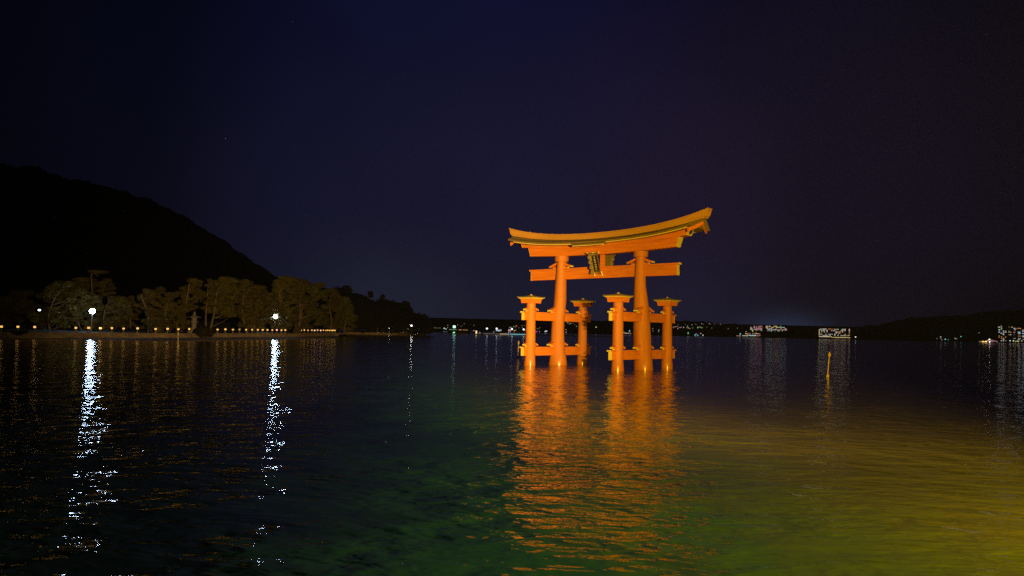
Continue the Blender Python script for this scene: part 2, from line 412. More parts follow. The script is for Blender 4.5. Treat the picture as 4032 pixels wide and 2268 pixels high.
beam3('lower_top_beam', 9.12, 9.42, .42, zb, zj)
UB = beam3('upper_top_beam', 10.25, 10.62, .52, lambda x: zj(x) + .003, lambda x: ze(x) + .22)
# sun and moon crest discs on the upper beam ends
for sg in (-1, 1):
    a = MB(); n = 24
    xc, zc = sg * 10.49, (zj(10.4) + ze(10.5) + .12) / 2
    tl = .37 / (ze(10.6) + .22 - zj(10.3))
    a.loft([[(xc + sg * d + sg * tl * .27 * math.sin(2 * math.pi * k / n), .25 * math.cos(2 * math.pi * k / n), zc + .27 * math.sin(2 * math.pi * k / n)) for k in range(n)] for d in (.0, .035)], 0, False)
    a.build('sun_disc' if sg > 0 else 'moon_disc', M['dark'], UB)
XR = 12.0
EW = 1.5                                              # eave half depth
def roofsec(x):
    s = 1 - .04 * (abs(x) / XR) ** 4
    e = ze(x); r = zr(x); w = EW * s
    return [(-w, e), (-w, e + .17), (-.85 * w, e + .17 + .13 * (r - e)), (-.55 * w, e + .17 + .42 * (r - e - .17)), (-.30, r), (.30, r), (.55 * w, e + .17 + .42 * (r - e - .17)), (.85 * w, e + .17 + .13 * (r - e)), (w, e + .17), (w, e)]
def inset(x, y):                                       # the gable ends rake back towards the eaves
    return (abs(x) / XR) ** 8 * (abs(y) / EW) * ((.95 if y < 0 else .3) if x > 0 else (-.4 if y < 0 else .3))
mb = MB(); rings = []
for x in lin(-XR, XR, 60):
    ring = []
    for y, z in roofsec(x):
        k = abs(y) / EW
        ring.append((x - inset(x, y), y, z - (abs(x) / XR) ** 10 * (abs(y) / EW) * (.48 if y > 0 else .10)))
    rings.append(ring)
mb.loft(rings, 0, False)
ROOF = mb.build('bark_roof', M['bark'], GATE)
for sy_ in (-1, 1):                                     # pale fascia board below the bark edge
    mb = MB(); mb.loft([[(x, sy_ * (EW - .11), ze(x) - .10), (x, sy_ * (EW - .03), ze(x) - .10), (x, sy_ * (EW - .03), ze(x) - .004), (x, sy_ * (EW - .11), ze(x) - .004)] for x in lin(-10.8, 10.85, 60)], 0, False)
    mb.build('fascia', M['fascia'], ROOF)
# lowered middle eave above the name board, with its own fascia
for sy_ in (-1,):
    mb = MB()
    mb.loft([[(x, sy_ * (EW + .22), ze(x) - .24 + d), (x, sy_ * (EW + .22), ze(x) - .10 + d), (x, sy_ * 1.35, ze(x) + .13 + d), (x, sy_ * 1.15, ze(x) + .02), (x, sy_ * 1.15, ze(x) - .2)] for x, d in [(x, 0) for x in lin(-2.45, 1.75, 12)]], 0, False)
    mb.build('middle_eave', M['bark'], ROOF)
    mb = MB(); mb.loft([[(x, sy_ * (EW + .14), ze(x) - .33), (x, sy_ * (EW + .21), ze(x) - .33), (x, sy_ * (EW + .21), ze(x) - .243), (x, sy_ * (EW + .14), ze(x) - .243)] for x in lin(-2.3, 1.7, 12)], 0, False)
    mb.build('fascia', M['fascia'], ROOF)
# gable boards at each end
for sg in (-1, 1):
    xa = sg * (XR - .32)
    for sy_ in (-1, 1):
        mb = MB(); rings = []
        for k in range(9):
            y = sy_ * (.0 + 1.28 * k / 8); q = k / 8
            zz = (zr(XR) - .16) * (1 - q) + (ze(XR) - .32) * q - .06 * math.sin(q * math.pi)
            x = xa - inset(sg * XR, y)
            hh = .36
            rings.append([(x - .09, y, zz), (x + .09, y, zz), (x + .09, y, zz - hh), (x - .09, y, zz - hh)])
        mb.loft(rings, 0, False); mb.build('gable_board', M['vermilion'], ROOF)
    mb = MB(); x0, x1 = sorted((sg * 10.5, xa - sg * .1)); mb.box((x0, -.16, ze(11) + .28), (x1, .16, ze(11) + .62)); mb.build('ridge_strut', M['vermilion'], ROOF)
    for sy_ in (-1, 1):
        mb = MB(); x0, x1 = sorted((sg * 10.0, xa - sg * 1.0)); mb.box((x0, sy_ * 1.1 - .1, ze(10.8) - .14), (x1, sy_ * 1.1 + .1, ze(10.8) + .05)); mb.build('purlin', M['vermilion'], ROOF)
# ridge
mb = MB(); rings = []
XT = 12.45
for x in lin(-XT, XT, 60):
    k = x / XT
    a0, a1 = .40, .34
    sh = .28                                            # ends lean outward
    xb = k * (XT - .42)
    rings.append([(xb, -.40, zr(xb) + .004), (xb, -.40, zr(xb) + .16), (x - k * .15, -.34, zr(x) + .165 + .0), (x, -.34, zt(x) - .12), (x, -.43, zt(x) - .115), (x, -.43, zt(x)),
                  (x, .43, zt(x)), (x, .43, zt(x) - .115), (x, .34, zt(x) - .12), (x - k * .15, .34, zr(x) + .165), (xb, .40, zr(xb) + .16), (xb, .40, zr(xb) + .004)])
mb.loft(rings, 0, False)
RIDGE = mb.build('ridge', M['ridge'], GATE)
for x in lin(-9.6, 9.6, 12):
    mb = MB(); mb.box((x - .05, -.05, zt(x) + .001), (x + .05, .05, zt(x) + .07)); mb.build('ridge_stud', M['ridge'], RIDGE)

# centre strut and both name boards
mb = MB(); mb.box((-.20 + .38, -.18, 10.41), (.20 + .38, .18, 11.64)); mb.build('centre_strut', M['vermilion'], GATE, bevel=.01)
def plaque(side, words):
    """a gilt framed tablet leaning out at the top"""
    root = bpy.data.objects.new('name_board', None); C.objects.link(root); root.parent = GATE
    me = bpy.data.meshes.new('name_board')
    a = MB(); a.box((-.34, -.02, .16), (.34, .02, 2.02)); bd = a.build('name_board', M['black'], GATE)
    bpy.data.objects.remove(root)
    # local: x right, z up, front = -y
    T = Matrix.Translation((.16 if side < 0 else .22, side * .62, 9.72)) @ Matrix.Rotation(0 if side < 0 else math.pi, 4, 'Z') @ Matrix.Rotation(math.radians(20), 4, 'X') @ Matrix.Scale(.93, 4)
    bd.matrix_local = T
    fr = MB()
    for x0, x1, z0, z1 in ((-.46, -.342, .02, 2.16), (.342, .46, .02, 2.16), (-.342, .342, .02, .158), (-.342, .342, 2.022, 2.16)): fr.box((x0, -.09, z0), (x1, .05, z1))
    f = fr.build('frame', M['plaque'], bd, bevel=.01)
    bk = MB(); bk.box((-.44, .052, .03), (.44, .10, 2.15)); bk.build('backing', M['plaque'], bd)
    rng = random.Random(3)
    def stud(a, b):
        st = MB(); st.box(a, b); st.build('gilt_stud', M['gilt'], f)
    for i in range(15):
        for sx_ in (-1, 1):
            if rng.random() < .7: stud((sx_ * .40 - .035, -.115, .1 + i * .14), (sx_ * .40 + .035, -.088, .1 + i * .14 + .04 + rng.random() * .05))
    for i in range(5):
        for z in (.09, 2.07): stud((-.26 + i * .13 - .03, -.115, z - .02), (-.26 + i * .13 + .03, -.088, z + .02))
    # flared, wavy wings behind the frame
    for sx_ in (-1, 1):
        wv = MB(); A = []; B_ = []
        for i in range(33):
            z = -.05 + 2.3 * i / 32; wob = .05 * math.sin(z * 11) + .03 * math.sin(z * 23)
            A.append((sx_ * .455, -.02, z)); B_.append((sx_ * (.60 + wob), -.34 - wob, z))
        vs = A + B_ + [(p[0], p[1] + .04, p[2]) for p in A] + [(p[0], p[1] + .04, p[2]) for p in B_]; n = 33; fs = []
        for i in range(n - 1):
            fs += [(i, i + 1, n + i + 1, n + i), (2 * n + i, 3 * n + i, 3 * n + i + 1, 2 * n + i + 1), (n + i, n + i + 1, 3 * n + i + 1, 3 * n + i), (i + 1, i, 2 * n + i, 2 * n + i + 1)]
        fs += [(0, n, 3 * n, 2 * n), (n - 1, 3 * n - 1, 4 * n - 1, 2 * n - 1)]
        wv.add(vs, fs); wv.build('wing', M['plaque'], bd)
        # hooks below, cloud finials above
        h = MB(); c0 = (sx_ * .46, .12, -.16)
        pts = [(c0[0] + sx_ * .10 * math.cos(t) , c0[1], c0[2] - .10 + .14 * math.sin(t)) for t in lin(.9, -3.2, 12)]
        h.tube([(c0[0], c0[1], .1)] + pts, [.05] + [.055 + .015 * math.sin(i * .5) for i in range(len(pts))], 8)
        h.build('hook', M['gilt'], bd)
    tp = MB(); tp.tube([(-.86, .0, 2.36), (-.62, 0, 2.27), (0, 0, 2.25), (.62, 0, 2.27), (.86, 0, 2.36)], [.035, .06, .07, .06, .035], 8)
    for x in lin(-.5, .5, 8): tp.box((x - .03, -.08, 2.16), (x + .03, .05, 2.34 + .03 * math.cos(x * 9)))
    c = tp.build('crest_rail', M['plaque'], bd)
    for x, z, r in ((-.74, 2.33, .07), (0, 2.33, .085), (.74, 2.33, .075), (.86, 2.38, .04), (-.25, 2.3, .035), (.28, 2.3, .035)):
        g = MB(); g.sphere((x, -.09, z), r, 8); g.build('gilt_boss', M['gilt'], c)
    cu = bpy.data.curves.new('t', 'FONT'); cu.body = '\n'.join(words); cu.align_x = 'CENTER'; cu.size = 1; cu.space_line = 1.02; cu.extrude = .02
    to = bpy.data.objects.new('t', cu); C.objects.link(to)
    me = bpy.data.meshes.new_from_object(to.evaluated_get(bpy.context.evaluated_depsgraph_get()))
    xs = [v.co.x for v in me.vertices]; ys = [v.co.y for v in me.vertices]
    cx, sy0, sy1 = (min(xs) + max(xs)) / 2, min(ys), max(ys); hgt = sy1 - sy0; wdt = max(xs) - min(xs)
    for v in me.vertices:
        x, y, z = v.co; v.co = ((x - cx) / wdt * .27, -.028 - z * .2, .26 + (y - sy0) / hgt * 1.64)
    bpy.data.objects.remove(to); me.name = 'characters'; me.materials.clear(); me.materials.append(M['gilt'])
    o = bpy.data.objects.new('characters', me); C.objects.link(o); o.parent = bd
    return bd
plaque(-1, '伊都岐島神社')
plaque(1, '嚴島神社')

# ------------------------------------------------------------------ tide marker poles
def marker(px, py, ptx, pty, label, wide=1.0):
    b = on(px, py, 0); t = at(ptx, pty, b.y)
    r = empty('marker_pole', b, label=label, cat='marker pole', group='thin marker poles in the water')
    d = t - b; a = MB()
    w_ = .052 * wide
    a.tube([tuple(d * -.3), tuple(d * .1), tuple(d * .5), tuple(d * .86)], [w_ * 1.15, w_, w_, w_ * .9], 10); a.build('pole', M['woodpole'], r)
    a = MB(); a.tube([tuple(d * k) for k in (.80, .82, .9, .94, 1.0)], [.08 * wide, .13 * wide, .12 * wide, .085 * wide, .02], 10); a.build('pole_cap', M['woodpole'], r)
    a = MB(); a.tube([(-.02, 0, -.4), (.03, 0, .15), tuple(d * .1)], [.16, .13, .09], 10); a.build('footing', M['woodpole'], r)
marker(3258, 1484, 3267, 1385, 'thin leaning marker pole in open water right of the torii')
marker(2039, 1409, 2042.5, 1341, 'thin marker pole just left of the torii, with rounded top')
marker(701, 1364, 701.5, 1306, 'thin marker pole in the water in front of the seawall and big stone lantern')

# ------------------------------------------------------------------ island shore: seawall, ground, beach
LX = [-300, 0, 72, 300, 660, 800, 900, 970, 1124, 1186, 1320]
LD = [135, 146, 150, 159, 178, 190, 203, 213, 231, 245, 288]
def shoreD(px): return interp(LX, LD, px)
def shore_pt(px, D, z):                                # at lateral direction of pixel column, distance D, height z
    d = ray(px, hor(px)); return Vector((d.x / d.y * D, D, z))
GZ = 1.12
cols = [-300 + i * 15 for i in range(110)]              # to 1335
top_, bot_, wat_, gnd_ = [], [], [], []
for px in cols:
    D = shoreD(px) + 1.5 * noise.noise(Vector((px * .01, 0, 5)))
    jit = .06 * noise.noise(Vector((px * .07, 3, 1)))
    top_.append(shore_pt(px, D - 1.6, GZ + .12 + jit)); bot_.append(shore_pt(px, D - 3.2, .22))
    wD = 3.56 * 2938 / (interp([-300, 0, 400, 700, 900, 1100, 1335], [66, 69, 69, 74, 66, 56, 50], px))
    wD = min(wD + 2.5 * noise.noise(Vector((px * .008, 9, 2))), D - 4.5)
    wat_.append(shore_pt(px, wD, -.05))
def strip(name, rows, m, label=None, cat=None, kind=None, smooth=False, sub=1):
    mb = MB(); n = len(rows[0])
    vs = [p for r in rows for p in r]; fs = [(k * n + i, k * n + i + 1, (k + 1) * n + i + 1, (k + 1) * n + i) for k in range(len(rows) - 1) for i in range(n - 1)]
    mb.add(vs, fs, 0, smooth); return tag(mb.build(name, m), label, cat, None, kind)
back_ = [shore_pt(px, shoreD(px) - .9, GZ + .1) for px in cols]
backb = [shore_pt(px, shoreD(px) - .9, -.5) for px in cols]
low_ = [p + Vector((0, 0, -.9)) for p in bot_]
strip('seawall', [low_, bot_, top_, back_, backb], M['wallstone'], 'low stone seawall edging the pine lined shore beneath the lanterns', 'seawall')
b2 = [a.lerp(b, .5) + Vector((0, 0, .04 * noise.noise(a * .1))) for a, b in zip(bot_, wat_)]
strip('beach', [[p + Vector((0, 1.2, .02)) for p in bot_], b2, wat_, [p + Vector((0, -8, -1.2)) for p in wat_]], M['sand'], kind='structure', smooth=True)
g_rows = [back_] + [[shore_pt(px, shoreD(px) + d, GZ + z + .25 * noise.noise(Vector((px * .02, d * .1, 1)))) for px in cols] for d, z in ((3, 0), (12, .1), (40, .8), (120, 4), (260, 5))]
strip('ground', g_rows, M['soil'], kind='structure', smooth=True)
# sandy spit in front of the right half of the seawall
sp_px = [1060 + i * 12 for i in range(24)]
up_ = [shore_pt(px, shoreD(px) - 3.2, .25) for px in sp_px]

# ------------------------------------------------------------------ stone lanterns
def lantern_meshes():
    P = {}
    b = MB(); b.loft([[(r * math.cos(math.pi / 3 * k), r * math.sin(math.pi / 3 * k), z) for k in range(6)] for z, r in ((0, .30), (.14, .30), (.16, .22), (.2, .16))], 0, False); P['base'] = b
    b = MB(); b.loft([[(r * math.cos(math.pi / 4 * k), r * math.sin(math.pi / 4 * k), z) for k in range(8)] for z, r in ((.2, .12), (.62, .11), (.7, .13), (.78, .26), (.86, .27))], 0, False); P['post'] = b
    b = MB(); b.loft([[(r * math.cos(math.pi / 3 * k), r * math.sin(math.pi / 3 * k), z) for k in range(6)] for z, r in ((.865, .24), (1.22, .25))], 0, False); P['light_box'] = b
    b = MB(); b.loft([[(r * math.cos(math.pi / 3 * k), r * math.sin(math.pi / 3 * k), z) for k in range(6)] for z, r in ((1.225, .44), (1.28, .42), (1.38, .16), (1.44, .07), (1.50, .09), (1.56, .05), (1.6, .01))], 0, False); P['roof'] = b
    return P
LP = lantern_meshes()
lan0 = empty('stone_lantern', (0, 0, 0), cat='stone lantern', group='stone lanterns glowing along the seawall')
LM = {}
for k in ('base', 'post', 'roof'): LP[k].build(k, M['stone'], lan0)
glow0 = LP['light_box'].build('light_box', E('lantern', 1.25), lan0)
LANX = [7, 72, 138, 300, 350.5, 396.7, 441.8, 487.8, 543, 614, 661, 703.5, 746, 857.6, 888.3, 918, 943.7, 970, 993.5, 1016, 1035.3, 1054, 1073, 1090.7, 1109, 1124,
        1186, 1199, 1213.5, 1228.5, 1239.4, 1251, 1263.3, 1274, 1284, 1291, 1298.5, 1306.5, 1310.5, 1315, 1320]
DIM = {5: 2.6, 15: 1, 16: .5, 23: 1.6, 30: 1.6, 32: 1.8}
ORD = ['first', 'second', 'third', 'fourth', 'fifth', 'sixth', 'seventh', 'eighth', 'ninth', 'tenth', 'eleventh', 'twelfth', 'thirteenth', 'fourteenth', 'fifteenth', 'sixteenth', 'seventeenth', 'eighteenth', 'nineteenth', 'twentieth']
def copytree(o, parent=None):
    c = o.copy(); C.objects.link(c); c.parent = parent
    for ch in o.children: copytree(ch, c)
    return c
NL = len(LANX)
for i, px in enumerate(LANX):
    r = lan0 if i == 0 else copytree(lan0)
    D = interp([0, 72, 300, 660, 970, 1124, 1186, 1320], [1286 - hor(0), 25, 24.2, 21.5, 17.6, 16.4, 15.2, 13.2], px)
    D = 1.30 * 2938 / D
    r.location = shore_pt(px, D, GZ + .10)
    r.rotation_euler = (0, 0, i * .7)
    s = 1 + .1 * math.sin(i * 5.1); r.scale = (s, s, 1 + .04 * math.sin(i * 3.3))
    if i < 20: lab = 'small stone lantern with glowing light box, %s from the left on the seawall' % ORD[i]
    elif NL - 1 - i < 20: lab = 'small stone lantern with glowing light box, %s from the right end of the seawall' % ORD[NL - 1 - i] if i < NL - 1 else 'small stone lantern glowing at the right tip of the lantern row'
    else: lab = 'small stone lantern glowing midway along the row, just left of the second bright lamp'
    r['label'] = lab
    if i > 25 and i not in DIM: DIM[i] = 1.1
    if i in DIM:
        for ch in r.children:
            if ch.name.startswith('light_box'):
                ch.data = ch.data.copy(); ch.data.materials.clear(); ch.data.materials.append(E('pink' if i in (23, 30, 32) else ('lantern' if i > 2 else 'warm'), DIM[i]))
                if i == 0: pass
# large stone lantern
p = shore_pt(764, 196, GZ + .1)
big = empty('large_stone_lantern', p, label='tall old stone lantern between leaning pines, much taller than the lit ones', cat='stone lantern')
K = 5.6 / 1.6
for nme, rr in (('base', [(0, .36), (.12, .36), (.13, .28), (.3, .22)]), ('post', [(.3, .15), (.72, .12), (.8, .19), (.86, .20)]), ('light_box', [(.865, .13), (1.15, .14)]), ('roof', [(1.155, .34), (1.2, .31), (1.3, .12), (1.38, .05), (1.45, .08), (1.55, .05), (1.62, .01)])):
    b = MB(); b.loft([[(1.45 * K * r * math.cos(math.pi / 3 * k + .3), 1.2 * K * r * math.sin(math.pi / 3 * k + .3), K * z) for k in range(6)] for z, r in rr], 0, False); b.build(nme, M['stone'], big)

# ------------------------------------------------------------------ trees
def leafquads(mb, c, rx, ry, rz, n, size, rng, flat=.5, mi=0):
    V = mb.v; Fc = mb.f; Mi = mb.m; Sm = mb.sm
    for _ in range(n):
        while True:
            x, y, z = rng.uniform(-1, 1), rng.uniform(-1, 1), rng.uniform(-1, 1)
            q = x * x + y * y + z * z
            if .12 < q < 1: break
        k = (q ** .5) ** -.45
        p = (c[0] + x * k * rx, c[1] + y * k * ry, c[2] + z * k * rz)
        s = size * rng.uniform(.6, 1.3)
        nx, ny, nz_ = x + rng.uniform(-.6, .6), y + rng.uniform(-.6, .6), z * .8 + rng.uniform(-.4, .7)
        l = math.hypot(nx, ny) or 1
        tx, ty = -ny / l, nx / l                         # horizontal tangent: needles lie in tiers
        L_ = math.sqrt(l * l + nz_ * nz_)
        u = (tx * s, ty * s, s * rng.uniform(-.25, .25))
        v = (-nx / l * nz_ / L_ * s * .42, -ny / l * nz_ / L_ * s * .42, l / L_ * s * .42)
        o = len(V)
        V += [(p[0] - u[0] - v[0], p[1] - u[1] - v[1], p[2] - u[2] - v[2]), (p[0] + u[0] - v[0], p[1] + u[1] - v[1], p[2] + u[2] - v[2]),
              (p[0] + u[0] + v[0], p[1] + u[1] + v[1], p[2] + u[2] + v[2]), (p[0] - u[0] + v[0], p[1] - u[1] + v[1], p[2] - u[2] + v[2])]
        Fc.append([o, o + 1, o + 2, o + 3]); Mi.append(mi); Sm.append(False)

def pine(px, ytop, wpx, D, label, seed, trunk=None, leaf='needle', npads=22, dens=150, lowest=.1, group='pines along the shore', name='pine_tree', gz=GZ, size=.27, multi=1, cat='pine tree', padr=.30, flatt=.5):
    """trunk: list of (px,py) seen along it, bottom first"""
    rng = random.Random(seed)
    if gz == GZ and px < 1400: D = max(D, interp([0, 300, 660, 970, 1124, 1186, 1320], [150, 159, 178, 217, 233, 251, 289], px) + 13)
    if npads >= 13: npads = int(npads * 1.7); padr = padr * .78
    base = shore_pt(px if not trunk else trunk[0][0], D, gz)
    topz = at(px, ytop, D).z; H = topz - gz
    Wd = wpx / F * D / 2
    cx = at(px, 1300, D).x - base.x
    r = empty(name, base, label=label, cat=cat, group=group)
    t = MB()
    if trunk:
        tp = [Vector((at(a, b, D).x - base.x, -.4 * Wd * min(1, i * .6), at(a, b, D).z - gz)) for i, (a, b) in enumerate(trunk)]
        tp[0].z = -.2
        tp.append(Vector((cx, 0, H * .9)))
    else:
        tp = [Vector((0, 0, -.2)), Vector((cx * .3 + rng.uniform(-.5, .5), -.2, H * .3)), Vector((cx * .6 + rng.uniform(-.8, .8), -.3, H * .6)), Vector((cx, 0, H * .9))]
    r_ = max(.14, H * .0165)
    def bez(pts, n=14):
        out = []
        for i in range(n):
            u = i / (n - 1) * (len(pts) - 1); k = min(int(u), len(pts) - 2); f = u - k
            p0 = pts[max(k - 1, 0)]; p1 = pts[k]; p2 = pts[k + 1]; p3 = pts[min(k + 2, len(pts) - 1)]
            out.append(.5 * ((2 * p1) + (p2 - p0) * f + (2 * p0 - 5 * p1 + 4 * p2 - p3) * f * f + (3 * p1 - p0 - 3 * p2 + p3) * f ** 3))
        return out
    for mlt in range(multi):
        off = Vector((0, 0, 0)) if mlt == 0 else Vector((rng.uniform(-.4, .4) * Wd, rng.uniform(-.6, .2), 0))
        q = [p + off * (i / (len(tp) - 1)) for i, p in enumerate(tp)]
        path = bez(q); t.tube(path, [r_ * (1.25 - 1.0 * i / 13) * (1 if mlt == 0 else .7) for i in range(14)], 8)
        if mlt == 0: main = path
    pads = []
    for k in range(npads):
        v = (k + rng.random()) / npads
        z = H * (lowest + (1 - lowest) * v ** .85)
        env = math.sin(math.pi * min(1, .30 + .64 * (z / H - lowest) / (1 - lowest))) ** .8
        a = rng.uniform(0, 6.283); rad = Wd * env * rng.uniform(.2, .88)
        pr = Wd * padr * rng.uniform(.75, 1.35)
        pads.append((cx * (z / H) + rad * math.cos(a), rad * math.sin(a) * .8 + .15 * Wd, min(z, H - pr * flatt * .9), pr))
    cr_ = MB()
    for x, y, z, pr in pads:
        leafquads(cr_, (x, y, z), pr, pr * .9, pr * flatt, int(dens * 1.15 * rng.uniform(.7, 1.2)), size, rng)
        m0 = min(main, key=lambda p: abs(p.z - (z - pr * .5)))
        if rng.random() < .4:
            m0 = min(main, key=lambda p: abs(p.z - (z - pr * 1.6))); e_ = Vector((x, y, z - pr * .15)); mid_ = m0.lerp(e_, .55) + Vector((0, 0, -.25 * pr))
            t.tube([m0, mid_, e_], [r_ * .4, r_ * .28, r_ * .1], 5)
    t.build('trunk', M['trunk'], r); cr_.build('crown', M[leaf], r)
    return r

G = 'pines along the shore'
pine(-20, 1165, 210, 190, 'dark bushy tree at the far left edge above the shore', 1, leaf='needle', npads=26)
pine(75, 1140, 200, 205, 'dim broad tree near the left edge, left of the small white light', 2, leaf='needle', npads=26)
pine(165, 1128, 150, 208, 'dim tree directly behind the small white light at the left', 3, leaf='needle', npads=22)
pine(245, 1106, 200, 178, 'broad dark pine with thick straight trunk left of the brightest lamp', 4, trunk=[(198, 1311), (205, 1250), (240, 1175)], leaf='needle2', npads=34, dens=170)
pine(376, 1064, 78, 196, 'tall bare trunked pine with a flat umbrella top above the brightest lamp', 5, trunk=[(380, 1300), (374, 1190), (372, 1145), (369, 1110), (371, 1075)], npads=5, lowest=.955, padr=.55, flatt=.2, dens=230)
pine(325, 1092, 120, 200, 'pine with one broad flat tier of foliage left of the umbrella topped pine', 6, npads=10, lowest=.80, padr=.5, flatt=.28, dens=200)
pine(405, 1096, 110, 204, 'rounded pine close behind the right side of the umbrella topped pine', 7, npads=14, lowest=.55, dens=170)
pine(345, 1150, 170, 182, 'pine crown spreading right around the brightest lamp, lit pale', 8, npads=20, dens=150, trunk=[(322, 1311), (318, 1240)], leaf='needle2')
pine(450, 1165, 170, 186, 'low spreading pine right of the brightest lamp', 9, npads=26, dens=160, trunk=[(412, 1311), (418, 1260), (440, 1200)])
pine(573, 1138, 125, 184, 'domed pine with pale bare twigs and a thin trunk', 10, npads=24, dens=170, trunk=[(585, 1311), (590, 1240), (575, 1185), (570, 1160)])
pine(515, 1165, 90, 196, 'small dark pine in the gap left of the domed pine', 11, npads=14)
pine(618, 1128, 70, 205, 'narrow pointed dark pine behind the domed pine', 12, npads=14, padr=.5)
pine(668, 1150, 120, 192, 'dusky pine above the small green light', 13, npads=24, trunk=[(640, 1311), (655, 1250), (672, 1190)])
pine(758, 1096, 130, 190, 'tall pine with slender trunk leaning right, left of the tall stone lantern', 14, trunk=[(714, 1300), (735, 1225), (752, 1150), (759, 1112)], npads=24, dens=150, lowest=.42)
pine(880, 1090, 170, 186, 'olive lit pine with thick pale trunk bending right beside the tall stone lantern', 15, trunk=[(826, 1285), (851, 1235), (863, 1190), (866, 1160), (876, 1135)], leaf='needle2', npads=40, dens=170, lowest=.3)
pine(812, 1098, 90, 208, 'shadowy pine between the two leaning trunked pines', 16, npads=18, lowest=.45)
pine(955, 1100, 160, 205, 'broad brown pine right of the thick leaning trunk', 17, npads=34, dens=160, trunk=[(975, 1300), (962, 1240)])
pine(1005, 1122, 150, 216, 'wide brown pine left of the second bright lamp', 18, npads=32, dens=160)
pine(1110, 1086, 150, 228, 'tall pine with three pale trunks behind the second bright lamp', 19, npads=36, dens=170, multi=3, trunk=[(1105, 1310), (1108, 1220), (1110, 1150)], leaf='needle2', lowest=.3)
pine(1175, 1096, 150, 238, 'tall pine just right of the second bright lamp', 20, npads=34, dens=160, multi=2)
pine(1245, 1112, 140, 252, 'leaning forked pine above the right part of the lantern row', 21, npads=32, dens=160, trunk=[(1186, 1300), (1205, 1225), (1225, 1190)], leaf='needle2')
pine(1300, 1135, 120, 268, 'rounded pine above the right end of the lantern row', 22, npads=30, dens=160)
pine(1355, 1168, 105, 290, 'rightmost lit pine, low and rounded against the dark wooded point', 23, npads=30, dens=160, leaf='needle2', lowest=.08)
pine(1060, 1180, 130, 222, 'low pine foliage beside the glare of the second bright lamp', 24, npads=24, lowest=.12, trunk=[(1112, 1308), (1095, 1262)], dens=150)
pine(700, 1200, 110, 186, 'low pine at the foot of the slender leaning trunk', 25, npads=18, lowest=.15)
pine(495, 1178, 130, 214, 'low dark pine filling the background right of the brightest lamp', 26, npads=20)
pine(608, 1172, 120, 214, 'dark low pine behind and between the domed and dusky pines', 27, npads=20)
pine(118, 1165, 130, 216, 'dark low pine behind the small teal lamp', 28, npads=20)
def bush(px, D, wpx, ytop, label, seed, n=9, leaf='darkleaf', gz=GZ):
    rng = random.Random(seed); b = shore_pt(px, D, gz); r = empty('bush', b, label=label, cat='bush', group='bushes by the seawall')
    H = at(px, ytop, D).z - gz; Wd = wpx / F * D / 2; m = MB()
    for k in range(n):
        leafquads(m, (rng.uniform(-.7, .7) * Wd, rng.uniform(-1, 1), H * rng.uniform(.2, .75)), Wd * .35, 1.2, H * .35, 150, .22, rng)
    m.build('foliage', M[leaf], r)
    t = MB(); t.tube([(0, 0, -.2), (.1, 0, H * .3), (.3, 0, H * .6)], [.12, .09, .04], 6); t.build('stem', M['trunk'], r)
bush(806, 186, 84, 1276, 'dark low pine bush hanging over the seawall right of the tall stone lantern', 41, 10, gz=.4)
bush(40, 149, 130, 1300, 'dark scrub on the seawall at the far left, below the first lanterns', 43, 12, gz=.2)
bush(625, 182, 90, 1258, 'leafy bush lit dimly beneath the small green light', 44, 10, leaf='needle')
bush(1170, 243, 40, 1272, 'small bush at the gap in the lantern row', 45, 6, leaf='needle')

# ------------------------------------------------------------------ lamps on the island
def lamp(px, py, D, r, col, strength, label, gz=GZ, name='street_lamp', group=None, cat='street lamp', elong=1.0, poler=.07):
    p = at(px, py, D)
    o = empty(name, (p.x, p.y, gz), label=label, cat=cat, group=group)
    h = p.z - gz
    a = MB(); a.tube([(0, 0, 0), (0, 0, h * .5), (0, 0, h - r * .9)], [poler * 1.3, poler, poler * .8], 6); a.build('pole', M['steel'], o)
    a = MB(); a.sphere((0, 0, h), r, 12); g = a.build('lamp_globe', E(col, strength), o); g.scale = (elong, 1, 1)
    return o
lamp(363.6, 1225, 173, .6, 'lamp', 75, 'brightest street lamp, a large white globe among the left pines')
lamp(1085, 1246, 238, .58, 'lamp', 105, 'bright round white street lamp among the pines right of centre of the shore')
lamp(155, 1221, 200, .24, 'cool', 4, 'small white double light in the trees near the left edge', elong=1.6)
lamp(232, 1230, 210, .26, 'mint', 12, 'faint teal lamp in the pines left of the brightest lamp')
lamp(653, 1254, 190, .2, 'green', 25, 'small green lamp in the pines right of the domed pine')

def lit(mb_name, rects, D, parent, col, s, th=.3):
    pass
def building(name, px0, px1, yt, yb, D, depth, label, wins, cat='building', wall='facade', group=None, roof=None, strength=2.2, base=None):
    """wins: list of (px0,px1,py0,py1,col,strength)"""
    cxp = (px0 + px1) / 2
    a = at(px0, (yt + yb) / 2, D); b = at(px1, (yt + yb) / 2, D); t = at(cxp, yt, D).z; z0 = base if base is not None else at(cxp, yb, D).z
    o = empty(name, ((a.x + b.x) / 2, D + depth / 2, z0), label=label, cat=cat, group=group)
    m = MB(); hw = (b.x - a.x) / 2; m.box((-hw, -depth / 2, 0), (hw, depth / 2, t - z0)); m.build('wall', M[wall], o)
    m = MB(); m.box((-hw - .3, -depth / 2 - .3, t - z0 + .003), (hw + .3, depth / 2 + .3, t - z0 + .5)); m.build('roof', M[roof or wall], o)
    # windows are placed in the building's own plane
    for (u0, u1, v0, v1, c, s) in wins:
        p0 = at(u0, v0, D); p1 = at(u1, v1, D); m = MB()
        q = Vector(((a.x + b.x) / 2, D + depth / 2, z0))
        m.box((p0.x - q.x, -depth / 2 - .12, p1.z - q.z), (p1.x - q.x, -depth / 2 - .01, p0.z - q.z)); m.build('lit_window', E(c, soft(s)), o)
    return o

